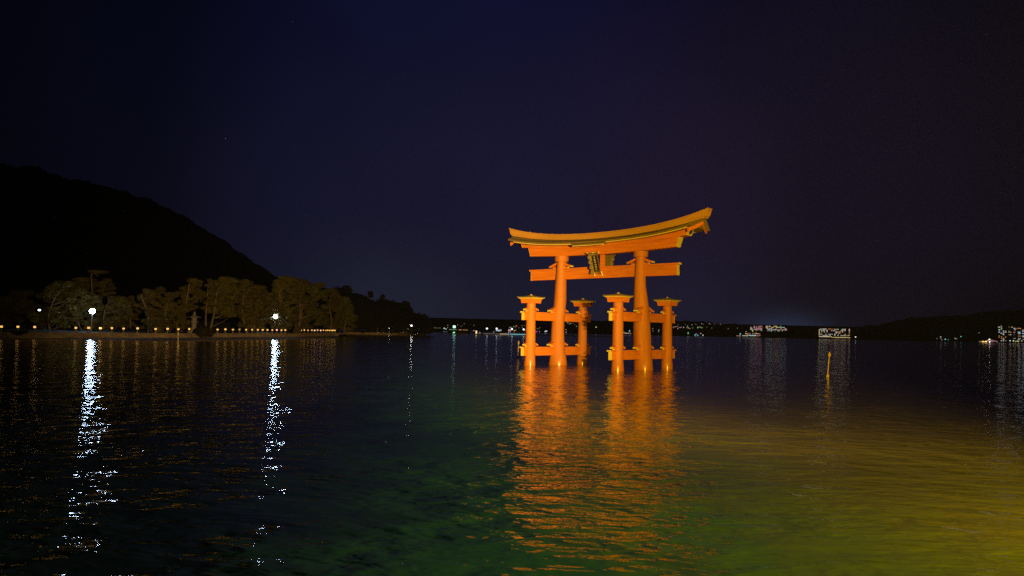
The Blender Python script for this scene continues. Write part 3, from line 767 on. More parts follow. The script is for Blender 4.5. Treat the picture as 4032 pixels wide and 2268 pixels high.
# dim building seen through the left pines
building('shrine_office', 150, 242, 1270, 1300, 225, 8, 'low building with pale lit windows seen through the left pines', [
    (167, 176, 1281, 1289, 'cool', .5), (178, 184, 1280, 1285, 'cool', .7), (205, 212, 1284, 1290, 'mint', .5), (223, 236, 1269, 1277, 'mint', .45), (226, 238, 1283, 1289, 'cool', .8)], base=GZ)

# ------------------------------------------------------------------ mountain behind
def ridge(name, prof, D, front, m, seed, amp, kind='structure', rows=26, step=8, depth=None, rough=1.0):
    """heightfield whose crest is seen along prof, crest at distance D, foot at distance front"""
    xs = []; x = prof[0][0]
    while x <= prof[-1][0]: xs.append(x); x += step
    mb = MB(); R = rows; vs = []
    for k in range(R + 4):
        u = k / R
        for px in xs:
            yt = interp([p[0] for p in prof], [p[1] for p in prof], px)
            zt_ = at(px, yt, D).z
            Dk = front + (D - front) * u
            if u <= 1: z = zt_ * (math.sin(u * math.pi / 2) ** .9)
            else: z = zt_ * (1 - (u - 1) * 1.5)
            if u <= 1: z = HC + (zt_ - HC) * Dk / D * math.sin(u * math.pi / 2) ** .8
            p = shore_pt(px, Dk, 0)
            z += amp * min(1, u * 3) * (noise.noise(Vector((p.x, p.y, seed)) * (rough / (amp * 6))) + .6 * noise.noise(Vector((p.x, p.y, seed + 9)) * (rough / (amp * 2))) + .5 * abs(noise.noise(Vector((p.x, p.y, seed + 3)) * (rough / (amp * 1.0)))))
            vs.append((p.x, p.y, max(z, -1)))
    n = len(xs)
    mb.add(vs, [(k * n + i, k * n + i + 1, (k + 1) * n + i + 1, (k + 1) * n + i) for k in range(R + 3) for i in range(n - 1)], 0, True)
    return tag(mb.build(name, m), kind=kind)
ridge('hills', [(-500, 620), (0, 656), (60, 657), (115, 668), (172, 689), (235, 712), (300, 716), (400, 742), (500, 772), (600, 812), (690, 850), (760, 890), (820, 928), (875, 960), (930, 998), (985, 1038), (1025, 1060), (1064, 1090), (1110, 1112), (1200, 1150), (1300, 1190), (1400, 1240), (1500, 1290)], 1300, 420, M['hill'], 4.0, 7, rows=60, step=5, rough=1.8)
# wooded point on the right of the lit pines
WP = [(1150, 1130), (1240, 1125), (1300, 1138), (1340, 1132), (1358, 1129), (1380, 1150), (1425, 1163), (1454, 1178), (1475, 1190), (1501, 1180), (1530, 1186), (1562, 1192), (1603, 1202), (1618, 1212), (1629, 1240), (1650, 1240), (1668, 1243), (1680, 1258), (1688, 1278), (1697, 1300)]
ridge('wooded_slope', WP, 425, 390, M['hill'], 7.0, 1.0, rows=12, step=5)
rng = random.Random(77)
mb = MB()
for k in range(900):
    px = rng.uniform(1160, 1694); yt = interp([p[0] for p in WP], [p[1] for p in WP], px); yb = hor(px) + 4
    u = rng.random() ** .8
    py = yt + (yb - yt) * (1 - u) + 5
    D = 396 + 29 * u
    p = at(px, py, D)
    s = rng.uniform(1.1, 2.2)
    leafquads(mb, (p.x, p.y - 1, p.z), s * 1.3, s * 1.1, s * 1.0, 16, .8, rng, flat=.3)
tag(mb.build('wood', M['darkleaf']), 'dark mass of woodland on the point beyond the lit pines', 'woodland', None, 'stuff')
for i, (px, yt, w_, lab, np_) in enumerate(((1455, 1147, 22, 'tall round topped tree rising above the dark wood, left of the spiky one', 5), (1501, 1160, 16, 'tall spiky tree rising above the dark wooded point', 8), (1603, 1190, 14, 'small tree with a tuft standing on the right brow of the dark wood', 4), (1358, 1124, 34, 'bulky dark tree crowning the left of the dark wood', 8), (1590, 1186, 12, 'thin treetop just left of the tuft on the dark brow', 4))):
    pine(px, yt, w_, 418, lab, 60 + i, leaf='darkleaf', npads=np_, dens=60, lowest=.86 if np_ < 8 else .8, group='treetops above the dark wood', padr=.6, size=.7, flatt=.6, name='tree', cat='tree')
# low quay below the wood
q0 = [shore_pt(px, 395 - (0 if px < 1560 else (px - 1560) * .2), 0) for px in range(1330, 1690, 10)]
strip('quay_wall', [[p + Vector((0, 0, -1)) for p in q0], [p + Vector((0, 0, 1.1)) for p in q0], [p + Vector((0, 4, 1.15)) for p in q0], [p + Vector((0, 40, 1.6)) for p in q0]], M['wallstone'], 'low pale quay wall running below the dark wooded point', 'quay wall')
# boathouse with pale roofs
def house():
    b0 = at(1548, 1300, 400); b1 = at(1655, 1300, 400); z = 1.3
    o = empty('waterside_hall', ((b0.x + b1.x) / 2, 404, z), label='wide waterside hall with faint pale hipped roofs below the dark wood', cat='building')
    w_ = (b1.x - b0.x) / 2
    m = MB(); m.box((-w_ * .6, -4, 0), (w_ * .92, 5, 1.9)); m.build('wall', M['facade'], o)
    for (u0, u1, v0, v1) in ((-.95, .1, -.55, -.12), (-.05, 1.0, .02, .5)):
        xa, xb, xc, xd = w_ * u0, w_ * u1, w_ * v0, w_ * v1; zz = 1.9 if u0 < -.5 else 1.4
        m = MB(); m.add([(xa, -5.5, zz), (xb, -5.5, zz - .2), (xb, 6, zz - .2), (xa, 6, zz), (xc, 0, zz + 2.2), (xd, 0, zz + 2.0)], [(0, 1, 5, 4), (1, 2, 5), (2, 3, 4, 5), (3, 0, 4), (3, 2, 1, 0)])
        m.build('roof', M['rooftile'], o)
    for px0, px1, y0, y1, c, s in ((1600, 1606, 1294, 1298, 'mint', .9), (1607, 1613, 1293, 1299, 'cool', .5), (1619, 1634, 1292, 1297, 'mint', .35), (1636, 1650, 1293, 1296, 'mint', .22)):
        p0, p1 = at(px0, y0, 400), at(px1, y1, 400); m = MB()
        m.box((p0.x - o.location.x, -4.2, p1.z - z), (p1.x - o.location.x, -4.02, p0.z - z)); m.build('lit_window', E(c, s), o)
house()
lamp(1535, 1281, 396, .45, 'cool', 30, 'bright bluish lamp just left of the waterside hall', gz=1.1)
lamp(1532.5, 1290.5, 392, .3, 'cool', 10, 'lower bluish lamp beneath the bright one by the waterside hall', gz=1.1)
lamp(1505, 1280.5, 396, .32, 'green', 9, 'green tinted lamp left of the waterside hall', gz=1.1)
lamp(1513, 1285, 398, .18, 'yellow', 2, 'very faint yellowish lamp between the green and bluish lamps', gz=1.1)
lamp(1620, 1282, 392, .3, 'white', 18, 'white lamp in front of the right roof of the waterside hall', gz=1.1)
# dark lantern shape on the quay
p = shore_pt(1486, 394, 1.1); o = empty('stone_monument', p, label='dark T shaped stone lantern silhouette on the quay below the wood', cat='monument')
m = MB(); m.tube([(0, 0, 0), (0, 0, 2.3)], [.35, .2], 8); m.build('post', M['stone'], o)
m = MB(); m.loft([[(r * math.cos(math.pi / 3 * k), r * math.sin(math.pi / 3 * k), z) for k in range(6)] for z, r in ((2.3, .5), (2.6, .85), (2.9, .2))], 0, False); m.build('cap', M['stone'], o)

# ------------------------------------------------------------------ pier and ferry port beyond
def quad_from(px0, px1, D0, D1, z): return at(px0, 1300, D0), at(px1, 1300, D1)
pz = 1.0
pA, pB = shore_pt(1900, 575, 0), shore_pt(2440, 600, 0)
o = empty('pier', ((pA.x + pB.x) / 2, (pA.y + pB.y) / 2, 0), label='long low pier with a cyan and white lit edge behind the torii', cat='pier')
def rel(p): return p - o.location
m = MB(); a, b = rel(pA), rel(pB)
m.add([(a.x, a.y, .35), (b.x, b.y, .35), (b.x, b.y, pz), (a.x, a.y, pz), (a.x, a.y + 6, .35), (b.x, b.y + 6, .35), (b.x, b.y + 6, pz), (a.x, a.y + 6, pz)], [(0, 1, 2, 3), (3, 2, 6, 7), (1, 5, 6, 2), (0, 3, 7, 4), (4, 7, 6, 5), (0, 4, 5, 1)])
m.build('deck', M['concrete'], o)
for k in range(19):
    p = a.lerp(b, k / 18); m = MB(); m.tube([(p.x, p.y + 1, -2), (p.x, p.y + 1, .36)], .25, 6); m.build('pile', M['concrete'], o)
for px0, px1, c, s in ((1903, 1963, 'warm', .16), (1965, 2002, 'warm', .75), (2004, 2070, 'cyan', .8)):
    k0 = (px0 - 1900) / 540; k1 = (px1 - 1900) / 540; p0, p1 = a.lerp(b, k0), a.lerp(b, k1)
    m = MB(); m.box((p0.x, min(p0.y, p1.y) - .6, pz - .25), (p1.x, min(p0.y, p1.y) - .45, pz + .1)); m.build('light_strip', E(c, s), o)
for px, py, lab in ((1917.4, 1293.6, 'leftmost white pier lamp on its mast'), (1955.8, 1294, 'second white pier lamp, above the bright ferry building'), (2016, 1295.5, 'third white pier lamp, beside the red lights'), (2061.8, 1297, 'fourth white pier lamp, just left of the torii pillar')):
    lamp(px, py, 582, .75, 'cool', 1.6, lab, gz=pz, name='pier_lamp', group='lamps standing on the pier', cat='pier lamp')
for px, py, lab in ((1944, 1307, 'small post with a dim lamp on the pier between the first two masts'), (2003, 1309, 'small dim post on the pier left of the third mast'), (1889, 1309, 'small dim post at the left end of the pier')):
    lamp(px, py, 580, .3, 'cool', .6, lab, gz=.3, name='bollard_light', cat='bollard light', poler=.2)
lamp(1788.7, 1286.6, 585, 1.2, 'mint', 1.5, 'large green tinted white harbour lamp left of the pier', gz=0, cat='harbour lamp', name='harbour_lamp')
lamp(1787.5, 1311, 560, .8, 'green', 2, 'low green navigation light at the water under the harbour lamp', gz=0, cat='navigation light', name='navigation_light')
# white lit hut
p0 = at(1875.6, 1306, 575); o = empty('pier_hut', (p0.x, 575, 0), label='narrow hut glowing yellowish white at the left end of the pier', cat='hut')
m = MB(); m.box((-.9, 0, 0), (.9, 2, 3.2)); m.build('wall', M['facade'], o)
m = MB(); m.box((-.55, -.1, .8), (.55, -.01, 3.0)); m.build('lit_window', E('yellow', 1.3), o)
m = MB(); m.box((-1.1, -.2, 3.203), (1.1, 2.2, 3.4)); m.build('roof', M['facade'], o)
# moored boat at the left of the pier
def boat(px0, px1, py, D, label, h=1.4, col='wallstone', cabin=None, lights=(), cat='boat', stern_cab=False, group=None):
    a, b = at(px0, py, D), at(px1, py, D); L = (b.x - a.x) / 2
    o = empty('boat', ((a.x + b.x) / 2, D, 0), label=label, cat=cat, group=group); m = MB(); rings = []
    for i in range(13):
        u = -1 + i / 6; x = u * L; w_ = max(.05, 1.6 * (1 - max(0, u) ** 3) * (1 if u > -.95 else .8)); sh = h * (1 + .35 * max(0, u) ** 2)
        rings.append([(x - .0, -w_ * .5, -.3), (x, -w_, sh), (x, w_, sh), (x, w_ * .5, -.3)])
    m.loft(rings, 0, False); m.build('hull', M[col], o)
    if cabin:
        m = MB(); m.box((cabin[0] * L, -1, h + .01), (cabin[1] * L, 1, h + cabin[2])); m.build('cabin', M['facade'], o)
    for (u0, u1, z0, z1, c, s) in lights:
        m = MB(); m.box((u0 * L, -1.9, z0), (u1 * L, -1.72, z1)); m.build('deck_light', E(c, s), o)
    return o
boat(1785, 1832, 1310, 545, 'dim low brown boat moored left of the pier', 1.1, 'wallstone', (-.4, .1, .9))
boat(1876, 1900, 1311, 560, 'small dim boat at the left end of the pier', .8, 'concrete', None, [(-.3, .5, .85, 1.1, 'warm', .25)])
# ferry building
building('ferry_terminal', 1946, 1980, 1297, 1309, 640, 10, 'ferry terminal with a dazzling bluish white front above the pier', [(1953, 1961, 1298.5, 1303.5, 'cool', 3.0), (1961.6, 1970, 1299, 1304, 'cool', 3.2), (1971, 1973.5, 1297, 1303, 'cool', 2.6)], base=0)
building('quay_shed', 1796, 1850, 1294, 1306, 700, 10, 'long quay shed with an orange red lit front left of the pier', [(1806, 1818, 1297.5, 1300, 'orange', 1.8), (1822, 1842, 1298, 1300.5, 'orange', .9)], base=0)
building('quay_kiosk', 1764, 1802, 1292, 1304, 690, 10, 'shed with a pale greenish lit front under the harbour lamp', [(1769, 1798, 1296.5, 1299, 'mint', .55)], base=0)
building('far_warehouse', 1695, 1740, 1286, 1300, 900, 14, 'dim pale warehouse just right of the wooded point', [(1698, 1718, 1289, 1293, 'warm', .16), (1722, 1736, 1290, 1293, 'warm', .12)], base=0)
building('far_house', 1862, 1870, 1299, 1308, 700, 8, 'small dim bluish lit house left of the pier hut', [(1862.5, 1869.5, 1300.5, 1303.5, 'cool', .5)], base=0)

# ------------------------------------------------------------------ mainland and its hillside lights
def land_z(x, y):
    a = max(0, y - 1500)
    return min(2 + a * .028, 60) + 3 * noise.noise(Vector((x * .002, y * .002, 0)))
xs = [-1600 + i * 60 for i in range(94)]; ys = [1490, 1500, 1540, 1600, 1700, 1850, 2000, 2200, 2500, 2900, 3400]
vs = [(x, y, -1 if y == 1490 else (1.2 if y == 1500 else land_z(x, y))) for y in ys for x in xs]; n = len(xs)
mb = MB(); mb.add(vs, [(k * n + i, k * n + i + 1, (k + 1) * n + i + 1, (k + 1) * n + i) for k in range(len(ys) - 1) for i in range(n - 1)], 0, True)
tag(mb.build('mainland', M['farland']), kind='structure')
ridge('mountains', [(1100, 1270), (1400, 1250), (1700, 1278), (1850, 1284), (2000, 1276), (2150, 1270), (2300, 1272), (2500, 1276), (2700, 1272), (2900, 1290), (3100, 1300), (3250, 1302), (3350, 1296), (3450, 1284), (3560, 1268), (3700, 1250), (3850, 1240), (4032, 1228), (4500, 1215)], 4200, 2900, M['farland'], 12.0, 25, rows=20, step=14)

PT_ = [  # px, py, colour, strength, radius factor, description
 (1741, 1296, 'cool', 3, 1, 'bluish light in the cluster left of the harbour lamp'),
 (1749, 1292.6, 'mint', 6, 1.2, 'brightest light of the cluster left of the harbour lamp'),
 (1756, 1295.5, 'cool', 3, 1, 'light at the right of the cluster left of the harbour lamp'),
 (1763, 1290, 'yellow', .8, 1, 'lower dim light of the stacked pair left of the harbour lamp'),
 (1763, 1281, 'warm', .8, .9, 'upper dim light of the stacked pair left of the harbour lamp'),
 (1770, 1296, 'green', 3, 1, 'green shore light directly left of the harbour lamp'),
 (1802, 1279, 'pink', 1.3, .8, 'small pink light above and right of the harbour lamp'),
 (1828, 1274, 'mint', .8, .8, 'highest faint light on the hillside right of the harbour lamp'),
 (1820, 1281.5, 'mint', .3, .8, 'faint hillside light between the pink and the highest one'),
 (1815, 1286, 'cool', .25, .8, 'faintest bluish light above the orange lit shed'),
 (1866, 1281, 'green', .9, .8, 'small green light on the hillside left of the pier'),
 (1820, 1296, 'cool', 5, 1, 'white lamp in the middle of the orange lit shed'),
 (1845, 1294, 'cool', 3, .9, 'white lamp at the right end of the orange lit shed'),
 (2023, 1286, 'green', 1.8, .9, 'green light beside the red one above the pier'),
 (2033, 1283, 'red', 2.2, 1.6, 'large red light above the pier left of the torii'),
 (2030, 1287.5, 'pink', .8, .8, 'small pink light just below the large red one'),
 (2007, 1289, 'white', .7, 1, 'left light of the pair above the red cluster'),
 (2012, 1289, 'white', .7, 1, 'right light of the pair above the red cluster'),
 (2004, 1298, 'pink', 2.2, 1.2, 'upper pinkish light of the red cluster on the pier'),
 (2010, 1298, 'pink', 2, 1, 'upper right light of the red cluster on the pier'),
 (2003, 1302.5, 'pink', 2.6, 1.1, 'lower left light of the red cluster on the pier'),
 (2009, 1303, 'warm', 2.6, 1.1, 'lower right light of the red cluster on the pier'),
 (2025, 1302.5, 'orange', 2.6, 1.1, 'orange light between the red cluster and the torii'),
 (2030, 1300, 'yellow', 1.2, .9, 'small yellow light just right of the orange one'),
 (2043, 1291, 'mint', .4, .8, 'faint light right of the large red one'),
 (2055, 1282, 'cool', .6, .8, 'left of two dim high lights close by the torii pillar'),
 (2064, 1282, 'cool', .6, .8, 'right of two dim high lights close by the torii pillar'),
 (2057, 1290, 'orange', .7, .9, 'dim orange light near the torii pillar'),
 (2066, 1300, 'pink', 3, 1, 'pinkish light touching the left torii pillar'),
 (2108, 1306, 'magenta', 1.6, 1.8, 'magenta glowing light seen between the left torii pillars'),
 (2113, 1305.5, 'magenta', 1.2, 1.2, 'right end of the magenta glow between the left torii pillars'),
 (2124, 1306, 'pink', 1.3, .9, 'small pink light right of the magenta glow'),
 (2125, 1289.6, 'orange', .8, .8, 'orange dot above the small pink light'),
 (2115, 1294, 'cyan', .7, .8, 'bluish dot above the magenta glow'),
 (2122, 1295, 'cool', .4, .8, 'faint dot between the orange and bluish dots'),
 (2147, 1305, 'cool', 4.5, 1.2, 'left half of the bright white double light left of the main pillar'),
 (2152, 1303.5, 'cool', 4.5, 1.2, 'right half of the bright white double light left of the main pillar'),
 (2229, 1298, 'orange', 1.6, 1, 'orange light between the main and rear pillar'),
 (2229, 1308, 'blue', 2, 1.1, 'blue light at the water between the main and rear pillar'),
 (2225, 1282, 'warm', 1, .9, 'warm dot high between the main and rear pillar'),
 (2269, 1285, 'mint', 1.8, 1, 'pale green light at the foot of the grey tower'),
 (2347, 1288, 'yellow', 3, 1.3, 'single yellowish light in the open middle of the torii'),
 (2479, 1301.5, 'cyan', 2, 1, 'upper of two cyan lights between the right pillars'),
 (2479, 1306, 'cyan', 2, 1, 'lower of two cyan lights between the right pillars'),
 (2457, 1309, 'yellow', 1.6, 1, 'leftmost light of the low row between the right pillars'),
 (2462, 1312, 'white', 1.5, 1, 'second light of the low row between the right pillars'),
 (2467, 1312.5, 'warm', 1.5, 1, 'third light of the low row between the right pillars'),
 (2472, 1311.5, 'white', .8, 1, 'fourth light of the low row between the right pillars'),
 (2476, 1313, 'pink', 1.7, 1, 'pink light at the right of the low row between the right pillars'),
 (2484, 1313.5, 'yellow', 1, .9, 'last yellowish light of the low row between the right pillars'),
 (2570, 1294, 'white', .8, .9, 'upper light behind the gap right of the big pillar'),
 (2571, 1303, 'cool', .35, 1, 'faint lower light in the gap right of the big pillar'),
 (2594, 1300, 'cool', .9, 1.1, 'upper pale light left of the rear right pillar'),
 (2593, 1306, 'cool', .5, 1, 'lower pale light left of the rear right pillar')]
RZ = [(165, 190, 'w', 1), (178, 184, 'p', 1.2), (190, 180, 'w', .8), (215, 178, 'b', 3), (222, 205, 'v', 2.6), (225, 155, 'p', .8), (203, 187, 'o', .8), (240, 190, 'p', 1), (252, 192, 'w', .6), (265, 188, 'w', .9), (295, 190, 'w', 2.4), (318, 152, 'c', .6), (345, 175, 'w', 2), (338, 194, 'y', 1.6), (358, 197, 'w', 1.4), (375, 205, 'o', 1.4), (402, 158, 'c', 2), (410, 198, 'w', .7), (443, 150, 'p', .9), (462, 156, 'w', .4), (475, 188, 'cy', 3.2), (478, 196, 'g', 2), (498, 183, 'o', 2.6), (512, 192, 'y', 2), (530, 195, 'g', 1.8), (525, 143, 'c', 3.2), (545, 152, 'c', .4), (590, 190, 'w', .3), (620, 142, 'c', 5), (636, 150, 'c', .6), (652, 198, 'w', .45), (681, 150, 'r', 3.4), (762, 150, 'o', 2.6), (353, 257, 'cy', 1.8), (353, 270, 'g', 1.5), (440, 287, 'cy', 7), (455, 272, 'b', 2), (470, 290, 'cy', 3), (482, 293, 'cy', 2), (512, 267, 'o', 2.6), (540, 289, 'c', 6), (860, 206, 'w', .5), (978, 200, 'w', .6)]
CN = {'w': 'white', 'p': 'pink', 'b': 'blue', 'v': 'violet', 'o': 'orange', 'y': 'yellow', 'c': 'cool', 'cy': 'cyan', 'g': 'green', 'r': 'red'}
CW = {'cool': 'bluish white', 'violet': 'violet'}
cnt = {}
_q = []
for x, y, c, s in sorted(RZ):
    px, py = 2600 + x / 3.22, 1230 + y / 3.22
    tier = 'low by water' if y > 240 else ('in upper row' if y < 165 else 'in lower row')
    k = (c, tier); cnt.setdefault(k, []).append((px, py, CN[c], s))
for (c, tier), L in cnt.items():
    for i, (px, py, cc, s) in enumerate(L):
        w_ = CW.get(cc, cc)
        if len(L) == 1: lab = 'only %s light %s right of torii' % (w_, tier)
        else: lab = '%s of the %s lights %s right of torii' % (ORD[i], w_, tier)
        PT_.append((px, py, cc, s, 1, lab))
Z3 = [(1370, 362, 'w', .3, 'faint greyish light at the left of the small group before the right edge'), (1421, 339, 'w', 1.4, 'upper white light of the small group before the right edge'), (1422, 355, 'w', .6, 'dim light under the upper white one, before the right edge'), (1438, 379, 'w', .5, 'dim low light left of the bright teal one, before the right edge'), (1485, 372, 'cy', 4, 'bright teal light low in the group before the right edge'), (1525, 378, 'g', .5, 'dim green light right of the bright teal one'), (1620, 360, 'w', 1.1, 'left light of a small pair between the group and the ferry'), (1640, 366, 'w', .6, 'right light of a small pair between the group and the ferry'), (1702, 335, 'cy', 2.2, 'teal white light above the small pair left of the ferry'), (1955, 282, 'w', 1, 'lone tiny white light high above the ferry at the right'), (2170, 290, 'o', 2.2, 'orange light left of the apartment towers, lower'), (2200, 278, 'o', 2.2, 'orange light left of the apartment towers, upper'), (2203, 290, 'o', 1.2, 'orange light left of the apartment towers, right one'),
      (2383, 393, 'c', 14, 'dazzling bluish white light at the foot of the towers by the right edge'), (2430, 395, 'w', 10, 'dazzling warm white light at the foot of the towers by the right edge'), (2460, 404, 'o', 2.6, 'orange quay light right of the dazzling pair'), (2482, 397, 'g', 3, 'green quay light near the right edge'), (2498, 404, 'y', 2, 'yellow quay light near the right edge'), (2545, 396, 'p', 4, 'pink quay light at the right edge'), (2428, 428, 'w', 1.2, 'small light low on the water beneath the dazzling pair')]
for x, y, c, s, lab in Z3: PT_.append((3300 + x / 3.519, 1230 + y / 3.519, CN[c], s, 1, lab))
PT_.append((3369, 1327, 'white', 14, 1.2, 'bright pinkish white lamp alone just right of the big hotel'))
PT_ += [(2915, 1314.5, 'cyan', 3, 1.1, 'cyan lamp left of the low lit complex'), (2903, 1322, 'warm', 1.2, 1, 'leftmost dim yellow lamp before the low lit complex'), (2909, 1324, 'pink', 1, .9, 'dim pinkish lamp before the low lit complex'), (2913, 1321, 'yellow', 1.6, .9, 'upper yellow lamp before the low lit complex'), (2915, 1325, 'yellow', 2.4, 1.1, 'lower yellow lamp before the low lit complex'), (2963.8, 1303, 'yellow', 5, 1.2, 'bright greenish yellow lamp below the left hillside hotel'), (2867, 1294, 'white', .5, .8, 'tiny faint hillside light left of the hotels, lower'), (3013, 1301.5, 'pink', 1, .9, 'small pink light below the gap between the hillside hotels'), (2938, 1306, 'white', 1.6, 1, 'white lamp at the upper left of the low lit complex'), (2937, 1313, 'orange', 3, 1.2, 'orange lamp at the left of the low lit complex')]
for px, py, c, s, rf, lab in PT_:
    # stand the lamp on the land where its line of sight comes down to it
    D = 1515.
    if py < hor(px) - 1:
        for _ in range(80):
            p = at(px, py, D)
            if p.z - land_z(p.x, p.y) < 7: break
            D += 15
    p = at(px, py, D); gz = min(land_z(p.x, p.y) if D > 1520 else 1.2, p.z - .5)
    r = .5 * rf * 2.2
    o = empty('far_lamp', (p.x, p.y, gz), label=lab, cat='distant light', group='lights on the far shore')
    m = MB(); m.tube([(0, 0, 0), (0, 0, p.z - gz - r * .9)], .12, 5, 0); m.sphere((0, 0, p.z - gz), r, 8, 1)
    m.build('lamp', [M['steel'], E(c, 1.1 * (1 - math.exp(-s * .4)))], o)

# ------------------------------------------------------------------ lit buildings across the water
DH = 1560
def W1(sc, ox, oy, L, w=4.0, h=3.0):
    """L: (x, y, colour, strength[, width px]) in zoomed picture units"""
    out = []
    for t in L:
        x, y, c, s = t[:4]; ww = (t[4] / sc) if len(t) > 4 else w
        px, py = ox + x / sc, oy + y / sc
        out.append((px - ww / 2, px + ww / 2, py - h / 2, py + h / 2, CN.get(c, c), s))
    return out
# big hotel (zoom 8.587, origin 3100,1260)
HB = []
for x, s in ((1125, 1.2), (1168, .5), (1215, 1.4), (1253, 1.4), (1302, 3)): HB.append((x, 308, 'w', s))
HB += [(1430, 305, 'o', .7, 90), (1525, 310, 'o', .4, 70)]
for x, s in ((1607, .9), (1655, .7), (1715, 1.5), (1862, 1.6), (1910, .8), (1957, 2.4), (2097, 1.5)): HB.append((x, 318, 'w', s))
for x, s in ((1162, 1.1), (1213, .9), (1253, .8), (1345, 2)): HB.append((x, 354, 'w', s))
for x, s in ((1500, 1.6), (1560, 1.8), (1607, .8), (1820, .9), (1865, 1), (1913, 1.5), (1957, 1.4), (2097, 1.3)): HB.append((x, 362, 'p' if s > 1.3 else 'w', s))
for x, s in ((1162, .5), (1253, 1.3), (1345, 1), ): HB.append((x, 398, 'w', s))
HB += [(1655, 404, 'w', 1.6, 50), (1715, 406, 'w', .9), (1772, 410, 'o', 2.6, 50), (1862, 408, 'w', 1), (2097, 386, 'y', .5), (2097, 432, 'y', .5), (2097, 472, 'o', .4), (2097, 520, 'y', .7)]
HB += [(1655, 445, 'w', .8, 50), (1765, 450, 'o', .9, 60)]
for y in (333, 376, 415, 458, 500): HB.append((1083, y, 'yellow', 2, 38))
for x, s in ((1130, .4), (1165, .8), (1302, .8), (1395, .4), (1445, 1.2), (1512, .8), (1607, 2.6), (1717, .3), (1953, .7)): HB.append((x, 482, 'w', s))
for x, s in ((1215, .6), (1253, .6), (1305, .7), (1345, .7), (1445, 1), (1607, .8), (1715, .9), (1820, 1), (1865, .7), (1913, .8), (1953, .7), (2005, 1), (2060, .6)): HB.append((x, 526, 'w' if x != 2005 else 'o', s))
for x in (1095, 1145, 1195, 1240, 1285, 1330, 1375, 1420): HB.append((x, 560, 'warm', 4.5, 40))
HB += [(1490, 572, 'y', 4, 45), (1562, 594, 'y', 1.8, 60), (1643, 590, 'y', 1.6, 80), (1725, 594, 'y', 1.6, 70), (1800, 590, 'y', 1.6, 70), (1875, 592, 'y', 2, 70), (1955, 592, 'y', 1.5, 70), (2035, 592, 'y', 1.4, 70), (2100, 600, 'y', 1.5, 45)]
HB += [(1045, 608, 'white', 6, 50), (1075, 640, 'orange', .8, 60), (1265, 615, 'white', 8, 55), (1335, 610, 'white', 7, 50), (1405, 615, 'white', 8, 55), (1265, 640, 'white', 6, 40), (1405, 640, 'white', 6, 40), (1180, 640, 'orange', .7, 60), (1800, 645, 'orange', .7, 520)]
wins = W1(8.587, 3100, 1260, HB[:99], w=4.2, h=3.6)
building('waterfront_hotel', 3222, 3348, 1290, 1338, DH, 16, 'large rectangular hotel across the water, outlined by lit windows, with a glowing ground floor', wins, cat='hotel', base=1)
# left hillside hotel (zoom 8.587, origin 2850,1260)
HA = [(1030, 210, 'p', 1.8), (1110, 212, 'p', .4), (1190, 210, 'p', 1.6), (1265, 210, 'p', 1.4, 60), (918, 246, 'w', 1.2), (1030, 247, 'p', 2, 55), (1105, 247, 'p', 1.3), (1187, 247, 'p', 1.8), (1240, 250, 'p', .8), (1310, 248, 'r', .5),
      (930, 284, 'w', 1.4, 75), (1040, 284, 'p', .8), (1110, 286, 'p', 1.3, 60), (1180, 286, 'p', 1.3, 60), (1260, 286, 'p', 1.6, 70), (920, 322, 'w', 1.5, 50), (980, 322, 'w', .9, 45), (1070, 322, 'c', 2, 60), (1130, 322, 'p', 1.1, 45), (1190, 322, 'p', 1.4, 50), (1260, 322, 'w', 1, 65), (1112, 356, 'y', .5), (1270, 358, 'w', .5, 50)]
def stories(D): return D
building('hillside_hotel', 2952, 3006, 1280, 1304, 1750, 16, 'left hillside hotel with rows of pinkish lit windows', W1(8.587, 2850, 1260, HA, 4.4, 2.8), cat='hotel', group='hotels on the far hillside', base=9)
HC_ = [(1456, 212, 'warm', 1.6, 80), (1552, 212, 'white', 3, 55), (1750, 212, 'yellow', 2.2, 120), (1918, 212, 'yellow', .8), (1456, 248, 'warm', 1.4, 85), (1540, 248, 'o', .3), (1625, 250, 'yellow', 1.6, 50), (1675, 250, 'yellow', 1.5, 40), (1790, 250, 'white', 1.2, 60), (1865, 250, 'yellow', 1.6, 80), (1950, 250, 'mint', 1.8, 60), (2027, 252, 'cyan', 2, 60),
       (1470, 288, 'warm', .8, 80), (1555, 290, 'c', .8), (1610, 290, 'c', 1.1, 60), (1765, 290, 'w', .3), (1938, 292, 'y', .8, 50), (2085, 295, 'pink', 1, 75), (1500, 318, 'w', 1.2), (1545, 322, 'w', .8), (1620, 325, 'w', .8, 50), (1700, 326, 'w', .9, 70), (1765, 326, 'w', 1.3, 50), (1850, 328, 'pink', 1, 80), (1920, 330, 'pink', .8), (2010, 330, 'pink', 1.3, 70), (2095, 335, 'w', 1.6, 70),
       (1490, 358, 'c', .4, 50), (1550, 358, 'c', .5), (1610, 364, 'mint', 1.2, 60), (1720, 364, 'w', .3), (1825, 366, 'w', .4), (1868, 366, 'w', 1.3), (1976, 364, 'green', 2.4, 36)]
building('hillside_hotel', 3011, 3100, 1280, 1305, 1750, 16, 'right hillside hotel with long rows of white, yellow and green windows', W1(8.587, 2850, 1260, HC_, 4.4, 3.0), cat='hotel', group='hotels on the far hillside', base=9)
